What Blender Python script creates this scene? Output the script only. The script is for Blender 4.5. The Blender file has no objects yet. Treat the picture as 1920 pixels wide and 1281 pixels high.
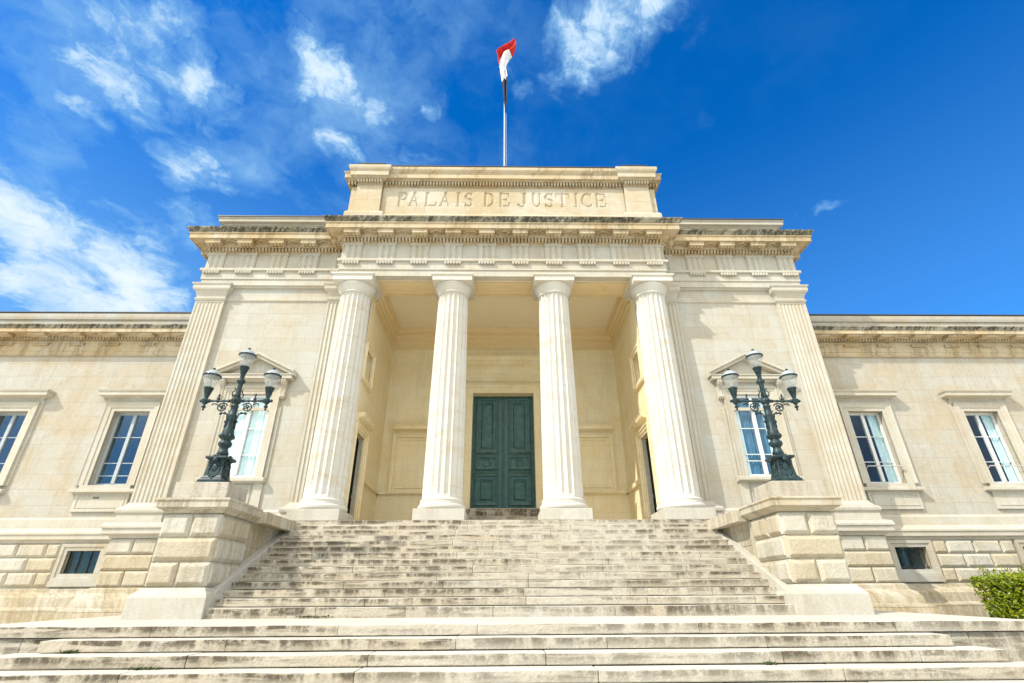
import bpy, bmesh, math, random
import numpy as np
from mathutils import Vector, Matrix
R = math.radians
random.seed(7)
C = bpy.context.scene.collection
SC = bpy.context.scene

# ------------------------------------------------------------------ camera
cam_d = bpy.data.cameras.new("camera")
cam = bpy.data.objects.new("camera", cam_d); C.objects.link(cam)
PITCH, YAW, ROLL = R(26.868), R(1.066), R(-0.35)
def cam_ray(u, v):
    # u to the right, v up, unit focal length
    cr, sr = math.cos(ROLL), math.sin(ROLL)
    a, b = u, -v
    u, v = a*cr + b*sr, -(-a*sr + b*cr)
    y = math.cos(PITCH) - v*math.sin(PITCH); z = math.sin(PITCH) + v*math.cos(PITCH)
    c, s = math.cos(YAW), math.sin(YAW)
    return Vector((u*c + y*s, -u*s + y*c, z))
fwd = cam_ray(0, 0); rgt = (cam_ray(1, 0) - fwd).normalized(); up = (cam_ray(0, 1) - fwd).normalized()
m = Matrix((rgt, up, -fwd)).transposed().to_4x4(); m.translation = (0.012, -11.079, 0.343)
cam.matrix_world = m
cam_d.sensor_width = 36; cam_d.lens = 940.1/1920*36; cam_d.clip_start = 0.05; cam_d.clip_end = 3000
SC.camera = cam

# ------------------------------------------------------------------ light
SUNV = Vector((-1.5, -1.0, 1.85)).normalized()      # towards the sun
sun_d = bpy.data.lights.new("sun", 'SUN'); sun_d.energy = 2.2; sun_d.angle = R(0.5); sun_d.color = (1.0, .955, .87)
sun = bpy.data.objects.new("sun", sun_d); C.objects.link(sun)
sun.rotation_euler = (-SUNV).to_track_quat('-Z', 'Y').to_euler(); sun.location = (-30, -30, 40)
SUN_EL = math.asin(SUNV.z); SUN_AZ = math.atan2(SUNV.x, SUNV.y)
SC.view_settings.view_transform = 'Standard'; SC.view_settings.look = 'None'
SC.view_settings.exposure = 1.22; SC.view_settings.gamma = 1

# ------------------------------------------------------------------ node helper
class NT:
    def __init__(s, tree): s.t = tree; s.n = tree.nodes; s.l = tree.links
    def new(s, ty, **kw):
        n = s.n.new(ty)
        for k, v in kw.items(): setattr(n, k, v)
        return n
    def put(s, sock, v):
        if v is None: return
        if hasattr(v, 'is_output'): s.l.new(v, sock)
        else:
            try: sock.default_value = v
            except Exception: sock.default_value = tuple(v) + (1,) if len(v) == 3 else v
    def math(s, op, a, b=None, c=None, clamp=False):
        n = s.new('ShaderNodeMath', operation=op, use_clamp=clamp)
        s.put(n.inputs[0], a); s.put(n.inputs[1], b); s.put(n.inputs[2], c); return n.outputs[0]
    def vmath(s, op, a, b=None):
        n = s.new('ShaderNodeVectorMath', operation=op); s.put(n.inputs[0], a); s.put(n.inputs[1], b)
        return n.outputs['Value'] if op in ('LENGTH', 'DOT_PRODUCT') else n.outputs[0]
    def noise(s, vec, scale, detail=4, rough=.55, dist=0.0, out=0):
        n = s.new('ShaderNodeTexNoise'); s.put(n.inputs['Vector'], vec); n.inputs['Scale'].default_value = scale
        n.inputs['Detail'].default_value = detail; n.inputs['Roughness'].default_value = rough; n.inputs['Distortion'].default_value = dist
        return n.outputs[out]
    def ramp(s, f, lo, hi, a=0.0, b=1.0, smooth=True):
        n = s.new('ShaderNodeMapRange', interpolation_type='SMOOTHSTEP' if smooth else 'LINEAR')
        s.put(n.inputs[0], f); n.inputs[1].default_value = lo; n.inputs[2].default_value = hi
        n.inputs[3].default_value = a; n.inputs[4].default_value = b; return n.outputs[0]
    def mix(s, f, a, b, mode='MIX'):
        n = s.new('ShaderNodeMix', data_type='RGBA', blend_type=mode)
        s.put(n.inputs[0], f); s.put(n.inputs[6], a); s.put(n.inputs[7], b); return n.outputs[2]
    def scale(s, vec, xyz):
        return s.vmath('MULTIPLY', vec, xyz)
    def xyz(s, x, y, z):
        n = s.new('ShaderNodeCombineXYZ'); s.put(n.inputs[0], x); s.put(n.inputs[1], y); s.put(n.inputs[2], z); return n.outputs[0]
    def sep(s, v):
        n = s.new('ShaderNodeSeparateXYZ'); s.put(n.inputs[0], v); return n.outputs

# ------------------------------------------------------------------ world: Nishita sky with clouds set in sky directions
W = bpy.data.worlds.new("World"); SC.world = W; W.use_nodes = True
w = NT(W.node_tree); w.n.clear()
wo = w.new('ShaderNodeOutputWorld'); bg = w.new('ShaderNodeBackground')
sky = w.new('ShaderNodeTexSky', sky_type='NISHITA'); sky.sun_disc = False
sky.sun_elevation = SUN_EL; sky.sun_rotation = SUN_AZ; sky.altitude = 300; sky.air_density = 1.0; sky.dust_density = .35; sky.ozone_density = 4.0
hs = w.new('ShaderNodeHueSaturation'); hs.inputs['Saturation'].default_value = 1.45; w.l.new(sky.outputs[0], hs.inputs['Color'])
skyc = w.mix(1.0, hs.outputs[0], (.36, .86, 1.05, 1), 'MULTIPLY')
dirv = w.new('ShaderNodeTexCoord').outputs['Generated']
sx, sy, sz = w.sep(w.vmath('NORMALIZE', dirv))
az = w.math('ARCTAN2', sx, sy); el = w.math('ARCSINE', sz)
p0 = w.xyz(az, el, 0.0)
warp = w.noise(w.scale(p0, (1, 1, 1)), 5.0, 5, .6, out=1)
p1 = w.vmath('ADD', p0, w.scale(w.vmath('SUBTRACT', warp, (.5, .5, .5)), (.15, .13, 0)))
def px_dir(px, py):
    r = cam_ray((px-960)/940.1, -(py-640.5)/940.1).normalized()
    return math.atan2(r.x, r.y), math.asin(r.z)
# cloud banks: two end points of each bank as seen sky directions, half width, strength
BANKS = [((20, 420), (300, 590), .15, .98), ((-90, 320), (120, 470), .13, .78), ((190, 480), (350, 570), .10, .80), ((205, -10), (330, 190), .13, .66), ((310, 110), (430, 195), .06, .80), ((280, 150), (290, 230), .06, .6), ((120, 160), (250, 235), .034, .85),
         ((60, 30), (120, 80), .05, .3), ((310, 280), (410, 355), .055, .8), ((575, 80), (660, 205), .068, .85), ((660, 190), (735, 205), .045, .75),
         ((590, 225), (660, 280), .052, .8), ((700, 290), (850, 300), .04, .45), ((1050, 100), (1200, 20), .085, .88), ((1130, -60), (1260, 10), .06, .7),
         ((795, 195), (815, 210), .022, .6), ((950, 150), (990, 155), .03, .4), ((1520, 382), (1600, 368), .014, .42), ((1485, 393), (1505, 397), .012, .4),
         ((380, 330), (560, 300), .08, .34), ((1230, 170), (1330, 230), .03, .15), ((1290, 60), (1340, 30), .03, .18), ((480, 480), (300, 420), .10, .45), ((450, 60), (560, 200), .07, .22)]
acc = None
for (a, b, hw, st) in BANKS:
    A = px_dir(*a); B = px_dir(*b)
    mx, my = (A[0]+B[0])/2, (A[1]+B[1])/2; cx_ = math.cos(my)
    dx, dy = (B[0]-A[0])*cx_, B[1]-A[1]; L = math.hypot(dx, dy)/2 + hw*.8; an = math.atan2(dy, dx)
    d = w.scale(w.vmath('SUBTRACT', p1, (mx, my, 0)), (cx_, 1, 0))
    mp = w.new('ShaderNodeMapping', vector_type='TEXTURE'); w.l.new(d, mp.inputs[0]); mp.inputs['Rotation'].default_value = (0, 0, an); mp.inputs['Scale'].default_value = (L, hw, 1)
    r_ = w.vmath('LENGTH', mp.outputs[0])
    v = w.ramp(r_, 1.25, .15, 0, st)
    acc = v if acc is None else w.math('MAXIMUM', acc, v)
ps = w.vmath('ADD', w.new('ShaderNodeMapping').outputs[0], (0, 0, 0))
mp_ = w.n[-1] if False else [n for n in w.n if n.type == 'MAPPING'][-1]
w.l.new(p0, mp_.inputs[0]); mp_.inputs['Rotation'].default_value = (0, 0, R(38)); mp_.inputs['Scale'].default_value = (1.0, 1.9, 1)
w2 = w.noise(ps, 3.5, 6, .6, out=1)
ps = w.vmath('ADD', ps, w.scale(w.vmath('SUBTRACT', w2, (.5, .5, .5)), (.25, .25, 0)))
nf = w.noise(ps, 8.0, 11, .64, 0.0)
nf2 = w.noise(ps, 3.2, 9, .60, 0.0)
ero = w.math('ADD', acc, w.math('MULTIPLY', w.math('SUBTRACT', nf, .5), 2.1))
cl = w.math('MULTIPLY', w.ramp(ero, .02, 1.32), w.ramp(acc, .02, .35))
veil = w.math('MULTIPLY', w.ramp(nf2, .36, .76), w.ramp(az, .42, -.50, .03, .58))
low = w.math('MULTIPLY', w.ramp(el, .85, .25, 0, .45), w.ramp(az, .45, -.75, .42, 1))
cl = w.math('MAXIMUM', w.math('MAXIMUM', cl, veil), low, clamp=True)
cl = w.math('MULTIPLY', cl, w.ramp(el, .0, .1))
skyc = w.mix(w.ramp(cl, 0, .75, 0, .95, False), skyc, (1.35, 2.75, 4.3, 1))
skyc = w.mix(w.ramp(cl, .38, 1.25), skyc, (4.6, 4.9, 5.05, 1))
# broken bright cloud added unseen behind the viewer, as fill light on the facade
back_fill = w.math('MULTIPLY', w.ramp(w.noise(dirv, 2.6, 6, .6, .2), .20, .36), w.math('MULTIPLY', w.ramp(sy, -.02, -.30), w.ramp(el, .19, .36)))
skyc = w.mix(back_fill, skyc, (10.6, 10.2, 9.5, 1))
w.l.new(skyc, bg.inputs[0]); bg.inputs[1].default_value = .095; w.l.new(bg.outputs[0], wo.inputs[0])

# ------------------------------------------------------------------ materials
def mat(name):
    M = bpy.data.materials.new(name); M.use_nodes = True; t = NT(M.node_tree); t.n.clear()
    o = t.new('ShaderNodeOutputMaterial'); p = t.new('ShaderNodeBsdfPrincipled'); t.l.new(p.outputs[0], o.inputs[0])
    return M, t, p
def bump(t, p, h, strength, dist=.01):
    b = t.new('ShaderNodeBump'); b.inputs['Strength'].default_value = strength; b.inputs['Distance'].default_value = dist
    t.put(b.inputs['Height'], h); t.l.new(b.outputs[0], p.inputs['Normal'])
def stone(name, base, warm, pale, rough=.85, joints=None, jt=1.0, warm_amt=.5, island=.0, streak=0.0, streak_col=(.10, .09, .07), speck=0.0, riser=False, bands=False, bstr=.35, veins=False, heavy=0.0, drums=0):
    M, t, p = mat(name)
    geo = t.new('ShaderNodeNewGeometry'); pos = geo.outputs['Position']
    px, py, pz = t.sep(pos)
    n1 = t.noise(t.scale(pos, (1, 1, 1.5)), .55, 5, .6, .4); n2 = t.noise(t.scale(pos, (1, 1, 1.7)), 2.3, 6, .65, .3); n3 = t.noise(pos, 26, 4, .6)
    c = t.mix(t.ramp(n1, .40, .66, 0, warm_amt), base, warm)
    c = t.mix(t.ramp(n2, .50, .74, 0, .55), c, pale)
    c = t.mix(t.ramp(n2, .46, .26, 0, .35*warm_amt+.08), c, tuple(x*.86*y for x, y in zip(warm, (1, .98, .92))))
    h = t.math('ADD', n3, t.math('MULTIPLY', t.noise(pos, 9, 4, .65), 1.6)) if riser or bstr > .8 else n3
    if joints:
        bw, bh = joints
        br = t.new('ShaderNodeTexBrick'); t.l.new(t.xyz(t.math('ADD', px, t.math('MULTIPLY', py, .93)), pz, 0.0), br.inputs['Vector'])
        br.inputs['Scale'].default_value = 1; br.inputs['Brick Width'].default_value = bw; br.inputs['Row Height'].default_value = bh
        br.inputs['Mortar Size'].default_value = .006; br.inputs['Mortar Smooth'].default_value = .4; br.inputs['Bias'].default_value = 0
        br.inputs['Color1'].default_value = (0, 0, 0, 1); br.inputs['Color2'].default_value = (1, 1, 1, 1); br.inputs['Mortar'].default_value = (.5, .5, .5, 1)
        bv = t.sep(br.outputs[0])[0]
        c = t.mix(t.math('MULTIPLY', t.ramp(bv, .45, 1), .38*jt), c, warm)
        c = t.mix(t.math('MULTIPLY', t.ramp(bv, .45, 0), .36*jt), c, pale)
        c = t.mix(t.math('MULTIPLY', br.outputs[1], .50*jt), c, tuple(x*.45 for x in warm))
        h = t.math('SUBTRACT', n3, t.math('MULTIPLY', br.outputs[1], 1.4))
    if island:
        ri = geo.outputs['Random Per Island']
        c = t.mix(t.ramp(ri, .5, 1, 0, island), c, warm); c = t.mix(t.ramp(ri, .5, 0, 0, island*.8), c, pale)
    if bands:
        b1 = t.noise(t.xyz(t.math('MULTIPLY', px, .8), t.math('MULTIPLY', py, .8), t.math('MULTIPLY', pz, 1.5)), 1.1, 5, .65, .8)
        c = t.mix(t.ramp(b1, .53, .68, 0, .6), c, warm)
    if drums:
        fz = t.math('ABSOLUTE', t.math('SUBTRACT', t.math('FRACT', t.math('DIVIDE', t.math('ADD', pz, t.math('MULTIPLY', t.math('FLOOR', t.math('DIVIDE', px, 3.0)), .31)), drums)), .5))
        c = t.mix(t.ramp(fz, .006, .003, 0, .5), c, tuple(x*.55 for x in warm))
    if veins:
        v1 = t.noise(t.scale(pos, (1, 1, .6)), 3.5, 7, .7, 1.2)
        c = t.mix(t.ramp(v1, .55, .68, 0, .35), c, tuple(x*.72 for x in warm))
    if streak:
        off = t.math('MULTIPLY', pz, 8.3) if riser else t.math('MULTIPLY', pz, .35)
        s1 = t.noise(t.xyz(t.math('MULTIPLY', t.math('ADD', px, t.math('MULTIPLY', py, 2.7)), .62 if riser else 1.5), off, 5.3 if riser else 0.0), 1.0, 4, .6, .2)
        s2 = t.noise(t.xyz(t.math('MULTIPLY', t.math('ADD', px, py), 3.4 if riser else 9.0), t.math('MULTIPLY', py, 7.0), t.math('MULTIPLY', pz, .9)), 1.0, 6, .60 if riser else .72, .2)
        s3 = t.noise(pos, 14, 5, .7)
        k = t.math('MULTIPLY', t.ramp(s1, .42-heavy*2, .58-heavy*2), t.ramp(t.math('ADD', s2, t.math('MULTIPLY', t.math('SUBTRACT', s3, .5), .5)), .36-heavy*.6, .62-heavy*.4))
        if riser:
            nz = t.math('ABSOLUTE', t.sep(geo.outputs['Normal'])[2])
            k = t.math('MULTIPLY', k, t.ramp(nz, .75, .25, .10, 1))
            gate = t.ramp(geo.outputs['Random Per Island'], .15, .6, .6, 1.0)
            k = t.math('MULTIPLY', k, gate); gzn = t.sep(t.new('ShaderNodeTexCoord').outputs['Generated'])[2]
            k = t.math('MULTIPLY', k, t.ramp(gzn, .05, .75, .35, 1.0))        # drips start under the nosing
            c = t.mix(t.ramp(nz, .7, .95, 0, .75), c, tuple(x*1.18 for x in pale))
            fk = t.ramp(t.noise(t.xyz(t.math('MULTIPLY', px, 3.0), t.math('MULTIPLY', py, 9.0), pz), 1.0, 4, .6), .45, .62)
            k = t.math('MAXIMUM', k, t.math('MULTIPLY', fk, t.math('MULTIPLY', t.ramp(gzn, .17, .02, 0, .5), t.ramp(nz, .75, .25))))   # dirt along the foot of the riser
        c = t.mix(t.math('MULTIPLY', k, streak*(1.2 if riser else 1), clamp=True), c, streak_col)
    if speck:
        vo = t.noise(pos, 46, 2, .5); v2 = t.noise(pos, 3.0, 3, .6)
        c = t.mix(t.math('MULTIPLY', t.ramp(vo, .66, .74), t.ramp(v2, .42, .62, 0, speck)), c, (.05, .045, .035, 1))
    f = t.ramp(n3, .25, .75, .90, 1.07, False)
    c = t.mix(1.0, c, t.xyz(f, f, f), 'MULTIPLY')
    t.put(p.inputs['Base Color'], c); p.inputs['Roughness'].default_value = rough; p.inputs['Specular IOR Level'].default_value = .25
    bump(t, p, h, bstr, .012)
    return M
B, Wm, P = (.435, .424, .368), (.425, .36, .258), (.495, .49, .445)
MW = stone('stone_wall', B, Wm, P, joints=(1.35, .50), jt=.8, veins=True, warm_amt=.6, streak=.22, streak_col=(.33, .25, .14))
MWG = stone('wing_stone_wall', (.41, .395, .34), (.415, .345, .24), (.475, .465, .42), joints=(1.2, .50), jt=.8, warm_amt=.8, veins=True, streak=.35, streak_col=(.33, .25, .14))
MPW = stone('bounce_lit_porch_stone', (.80, .69, .455), (.77, .62, .34), (.82, .73, .54), joints=(1.4, .52), jt=.55, warm_amt=.75, streak=.16, streak_col=(.40, .30, .16))  # porch's warm patina, with strong bounce light put into a much paler colour
MT = stone('stone_trim', (.475, .452, .38), (.45, .37, .25), (.535, .52, .46), warm_amt=.45, streak=.25, streak_col=(.30, .22, .12))
MTW = stone('weathered_trim', (.50, .42, .285), (.46, .34, .18), (.56, .51, .41), warm_amt=.75, streak=.6, streak_col=(.20, .14, .065))
MLI = stone('lichen_stone', (.36, .33, .25), (.24, .21, .13), (.50, .48, .40), warm_amt=.8, streak=.95, streak_col=(.04, .037, .027), speck=.9, heavy=.05)
MCO = stone('column_stone', (.575, .555, .49), (.52, .43, .30), (.62, .605, .56), warm_amt=.3, bands=True, bstr=.25, drums=1.17)
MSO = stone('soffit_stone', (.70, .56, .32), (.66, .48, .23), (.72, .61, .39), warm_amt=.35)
MIN = stone('inscription_stone', (.485, .43, .32), (.45, .35, .205), (.56, .525, .44), joints=(1.6, .75), warm_amt=.85, bstr=.3, veins=True)
MRU = stone('rusticated_stone', (.47, .44, .355), (.435, .36, .24), (.53, .515, .455), island=.6, warm_amt=.6, veins=True, streak=.4, streak_col=(.20, .15, .08), bstr=1.0)
MBA = stone('base_stone', (.47, .435, .345), (.39, .305, .175), (.53, .50, .42), warm_amt=.7, veins=True, streak=.5, streak_col=(.20, .145, .065), bstr=.9, joints=(1.5, 5), heavy=.04)
MPL = stone('plinth_marble', (.475, .45, .385), (.43, .38, .29), (.53, .51, .455), warm_amt=.4, speck=.5, bstr=.4, streak=.22, streak_col=(.26, .21, .14))
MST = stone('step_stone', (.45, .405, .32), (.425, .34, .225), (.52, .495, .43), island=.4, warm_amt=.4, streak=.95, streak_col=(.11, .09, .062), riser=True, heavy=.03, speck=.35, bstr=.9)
MSP = stone('speckled_stone', (.46, .42, .345), (.42, .345, .24), (.53, .50, .43), warm_amt=.4, speck=.95, streak=.45, streak_col=(.14, .11, .08), bstr=.8)
MSPT = stone('cap_stone', (.475, .43, .335), (.43, .335, .19), (.54, .505, .42), warm_amt=.6, speck=.6, streak=.55, streak_col=(.15, .11, .06), bstr=.6)
MGR = stone('gravel', (.70, .64, .52), (.66, .58, .45), (.74, .70, .61), bstr=.8)
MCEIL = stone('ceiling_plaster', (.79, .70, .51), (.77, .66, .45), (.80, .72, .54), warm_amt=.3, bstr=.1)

def simple(name, col, rough=.5, metal=0.0, spec=.5, var=.15, nscale=20, b=.1, col2=None):
    M, t, p = mat(name); pos = t.new('ShaderNodeNewGeometry').outputs['Position']
    n = t.noise(pos, nscale, 5, .6)
    c = t.mix(t.ramp(n, .3, .7), tuple(x*(1-var) for x in col), tuple(min(1, x*(1+var)) for x in col) if col2 is None else col2)
    t.put(p.inputs['Base Color'], c); p.inputs['Roughness'].default_value = rough; p.inputs['Metallic'].default_value = metal; p.inputs['Specular IOR Level'].default_value = spec
    bump(t, p, n, b, .01); return M
MZINC = simple('zinc', (.035, .037, .042), .5)
MIRON = simple('painted_iron', (.010, .026, .030), .45, 0, .35, .35, 9, .25, (.022, .050, .054))
MDOOR = simple('green_paint', (.032, .10, .084), .38, 0, .5, .3, 6, .1, (.048, .13, .106))
MDOORD = simple('dark_door', (.008, .010, .010), .5, 0, .2)
MFRAME = simple('window_paint', (.62, .63, .60), .5, var=.05)
MFRAMEG = simple('window_paint_grey', (.36, .40, .42), .5, var=.08)
MCUR = simple('net_curtain', (.62, .74, .74), .9, var=.06, nscale=8)
MCURB = simple('blue_blind', (.055, .15, .24), .9, var=.1, nscale=4)
MDARK = simple('dark_room', (.012, .014, .016), .9)
MPOLE = simple('pole_metal', (.34, .36, .39), .5, .2)
MRED = simple('red_cloth', (.50, .012, .006), .8, var=.25, nscale=3); MWHT = simple('white_cloth', (.75, .72, .72), .8, var=.08, nscale=3); MNAV = simple('navy_cloth', (.006, .010, .035), .8, var=.2, nscale=3)
MMOSS = simple('moss', (.05, .07, .012), .95, var=.5, nscale=40)
MRAIL = simple('rail_metal', (.45, .43, .38), .5)
def glassmat(name, refl, tint, gl=(.95, .97, 1)):
    M, t, p = mat(name); o = [n for n in t.n if n.type == 'OUTPUT_MATERIAL'][0]
    g = t.new('ShaderNodeBsdfGlossy'); g.inputs['Roughness'].default_value = .03; g.inputs['Color'].default_value = (*gl, 1)
    tr = t.new('ShaderNodeBsdfTransparent'); tr.inputs['Color'].default_value = (*tint, 1)
    pos = t.new('ShaderNodeNewGeometry').outputs['Position']
    b = t.new('ShaderNodeBump'); b.inputs['Strength'].default_value = .14; b.inputs['Distance'].default_value = .02
    t.l.new(t.noise(pos, 1.8, 2), b.inputs['Height']); t.l.new(b.outputs[0], g.inputs['Normal'])
    fr = t.new('ShaderNodeLayerWeight'); fr.inputs[0].default_value = .5; fz = t.math('ADD', t.math('MULTIPLY', t.math('POWER', fr.outputs['Facing'], 4.5), .75), .04)
    ms = t.new('ShaderNodeMixShader'); t.l.new(t.math('ADD', fz, refl), ms.inputs[0]); t.l.new(tr.outputs[0], ms.inputs[1]); t.l.new(g.outputs[0], ms.inputs[2])
    t.l.new(ms.outputs[0], o.inputs[0]); return M
MGL = glassmat('window_glass', .12, (.78, .86, .88), (.50, .80, 1)); MGLD = glassmat('dark_glass', .03, (.90, .97, .98), (.4, .6, .8)); MGLC = glassmat('clear_glass', .0, (.97, 1, 1))
def lantern_mat(name, col, alpha):
    M, t, p = mat(name); p.inputs['Base Color'].default_value = (*col, 1); p.inputs['Roughness'].default_value = .15; p.inputs['Alpha'].default_value = alpha
    return M
MGLOBE = lantern_mat('lantern_glass', (.60, .61, .56), .34); MDOME = lantern_mat('opal_glass', (.36, .39, .40), 1.0)
def leafmat():
    M, t, p = mat('leaf'); ri = t.new('ShaderNodeNewGeometry').outputs['Random Per Island']
    c = t.mix(t.ramp(ri, 0, 1, 0, 1, False), (.06, .13, .008), (.40, .43, .018)); t.put(p.inputs['Base Color'], c)
    p.inputs['Roughness'].default_value = .38
    o = [n for n in t.n if n.type == 'OUTPUT_MATERIAL'][0]; tl = t.new('ShaderNodeBsdfTranslucent'); t.put(tl.inputs[0], c)
    ms = t.new('ShaderNodeMixShader'); ms.inputs[0].default_value = .3; t.l.new(p.outputs[0], ms.inputs[1]); t.l.new(tl.outputs[0], ms.inputs[2]); t.l.new(ms.outputs[0], o.inputs[0])
    return M
MLEAF = leafmat()

# ------------------------------------------------------------------ mesh helpers
def obj(name, bm, mt, parent=None, smooth=None, bevel=0, bseg=1):
    bmesh.ops.recalc_face_normals(bm, faces=bm.faces)
    me = bpy.data.meshes.new(name); bm.to_mesh(me); bm.free()
    o = bpy.data.objects.new(name, me); C.objects.link(o); me.materials.append(mt)
    if smooth:
        me.shade_smooth(); me.set_sharp_from_angle(angle=R(smooth))
    if bevel:
        b = o.modifiers.new('edge', 'BEVEL'); b.width = bevel; b.segments = bseg; b.limit_method = 'ANGLE'; b.angle_limit = R(40)
    if parent: o.parent = parent
    return o
def tag(o, label=None, cat=None, group=None, kind=None):
    if label: o['label'] = label
    if cat: o['category'] = cat
    if group: o['group'] = group
    if kind: o['kind'] = kind
    return o
def thing(name, label, cat, group=None, loc=(0, 0, 0)):
    o = bpy.data.objects.new(name, None); C.objects.link(o); o.location = loc
    return tag(o, label, cat, group)
BM = bmesh.new
def box(bm, x0, x1, y0, y1, z0, z1):
    v = [bm.verts.new((x, y, z)) for z in (z0, z1) for y in (y0, y1) for x in (x0, x1)]
    for f in ((0, 1, 3, 2), (4, 6, 7, 5), (0, 4, 5, 1), (1, 5, 7, 3), (3, 7, 6, 2), (2, 6, 4, 0)): bm.faces.new([v[i] for i in f])
def hexa(bm, lo, hi):
    v = [bm.verts.new(p) for p in lo] + [bm.verts.new(p) for p in hi]
    bm.faces.new(v[:4]); bm.faces.new(v[4:])
    for i in range(4): j = (i+1) % 4; bm.faces.new([v[i], v[j], v[4+j], v[4+i]])
XY = lambda a, b, h: (a, b, h)                     # plan path, profile height = z
def XZ(Y): return lambda a, b, h: (a, Y-h, b)      # path on a wall facing -Y, h = protrusion
def YZ(X, s): return lambda a, b, h: (X+s*h, a, b) # path on a wall facing +-X
def sweep(bm, path, prof, mp=XY, closed=False, side=1):
    n = len(path); rings = []
    seg = lambda i, j: (Vector(path[j])-Vector(path[i])).normalized()
    for i in range(n):
        if closed or 0 < i < n-1:
            d0, d1 = seg((i-1) % n, i), seg(i, (i+1) % n)
        elif i == 0: d0 = d1 = seg(0, 1)
        else: d0 = d1 = seg(n-2, n-1)
        n0, n1 = Vector((d0.y, -d0.x)), Vector((d1.y, -d1.x))
        mv = (n0+n1); mv = mv/max(1e-6, mv.dot(n0))*side
        rings.append([bm.verts.new(mp(path[i][0]+mv.x*o, path[i][1]+mv.y*o, h)) for o, h in prof])
    k = len(prof)
    for i in range(n if closed else n-1):
        a, b = rings[i], rings[(i+1) % n]
        for q in range(k): r = (q+1) % k; bm.faces.new([a[q], a[r], b[r], b[q]])
    if not closed: bm.faces.new(rings[0]); bm.faces.new(rings[-1])
def rect(a0, a1, b0, b1): return [(a0, b0), (a1, b0), (a1, b1), (a0, b1)]
def frame(bm, a0, a1, b0, b1, prof, mp):           # profile offset is outwards from the rectangle
    sweep(bm, rect(a0, a1, b0, b1), prof, mp, True)
def lathe(bm, prof, n=24, cx=0, cy=0, cap=True, sq=None):
    rings = []
    for r, z in prof:
        rings.append([bm.verts.new((cx+r*math.cos(2*math.pi*(i+.5)/n), cy+r*math.sin(2*math.pi*(i+.5)/n), z)) for i in range(n)])
    for a, b in zip(rings, rings[1:]):
        for i in range(n): j = (i+1) % n; bm.faces.new([a[i], a[j], b[j], b[i]])
    if cap: bm.faces.new(rings[0]); bm.faces.new(rings[-1])
def tube(bm, pts, r, n=8):
    pts = [Vector(p) for p in pts]; rings = []; rr = r if isinstance(r, (list, tuple)) else [r]*len(pts)
    prev = None
    for i, p in enumerate(pts):
        d = (pts[min(i+1, len(pts)-1)]-pts[max(i-1, 0)]).normalized()
        ref = Vector((0, 0, 1)) if abs(d.z) < .9 else Vector((0, 1, 0))
        a = d.cross(ref).normalized(); b = d.cross(a)
        if prev and a.dot(prev) < 0: a = -a; b = -b
        prev = a
        rings.append([bm.verts.new(p+(a*math.cos(2*math.pi*q/n)+b*math.sin(2*math.pi*q/n))*rr[i]) for q in range(n)])
    for a, b in zip(rings, rings[1:]):
        for q in range(n): s = (q+1) % n; bm.faces.new([a[q], a[s], b[s], b[q]])
    bm.faces.new(rings[0]); bm.faces.new(rings[-1])
def ball(bm, c, r, sx=1, sy=1, sz=1, seg=10):
    bmesh.ops.create_uvsphere(bm, u_segments=seg, v_segments=max(5, seg-3), radius=r, matrix=Matrix.Translation(c) @ Matrix.Diagonal((sx, sy, sz, 1)))
def prism(bm, poly, z0, z1):                       # polygon of (x, y), extruded upwards
    lo = [bm.verts.new((x, y, z0)) for x, y in poly]; hi = [bm.verts.new((x, y, z1)) for x, y in poly]
    n = len(poly)
    for i in range(n): j = (i+1) % n; bm.faces.new([lo[i], lo[j], hi[j], hi[i]])
    bm.faces.new(lo); bm.faces.new(hi)
def holed(bm, a0, a1, b0, b1, holes, mp, depth):   # wall face with openings and reveals; h < 0 goes into the wall
    A = sorted({a0, a1, *[x for h in holes for x in h[:2]]}); Bz = sorted({b0, b1, *[x for h in holes for x in h[2:4]]})
    A = [x for x in A if a0 <= x <= a1]; Bz = [x for x in Bz if b0 <= x <= b1]
    vs = {}
    def V(a, b, h):
        k = (round(a, 5), round(b, 5), round(h, 5))
        if k not in vs: vs[k] = bm.verts.new(mp(a, b, h))
        return vs[k]
    for i in range(len(A)-1):
        for j in range(len(Bz)-1):
            ca, cb = (A[i]+A[i+1])/2, (Bz[j]+Bz[j+1])/2
            if any(h[0] < ca < h[1] and h[2] < cb < h[3] for h in holes): continue
            bm.faces.new([V(A[i], Bz[j], 0), V(A[i+1], Bz[j], 0), V(A[i+1], Bz[j+1], 0), V(A[i], Bz[j+1], 0)])
    for h in holes:
        c = rect(*h[:4])
        for q in range(4):
            p, r = c[q], c[(q+1) % 4]
            f = [bm.verts.new(mp(p[0], p[1], 0)), bm.verts.new(mp(r[0], r[1], 0)), bm.verts.new(mp(r[0], r[1], -depth)), bm.verts.new(mp(p[0], p[1], -depth))]
            bm.faces.new(f)
def fmap(A, d, nrm): return lambda u, o: (A[0]+d[0]*u+nrm[0]*o, A[1]+d[1]*u+nrm[1]*o)
def fbox(bm, fm, u0, u1, o0, o1, z0, z1):
    prism(bm, [fm(u0, o0), fm(u1, o0), fm(u1, o1), fm(u0, o1)], z0, z1)
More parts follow.
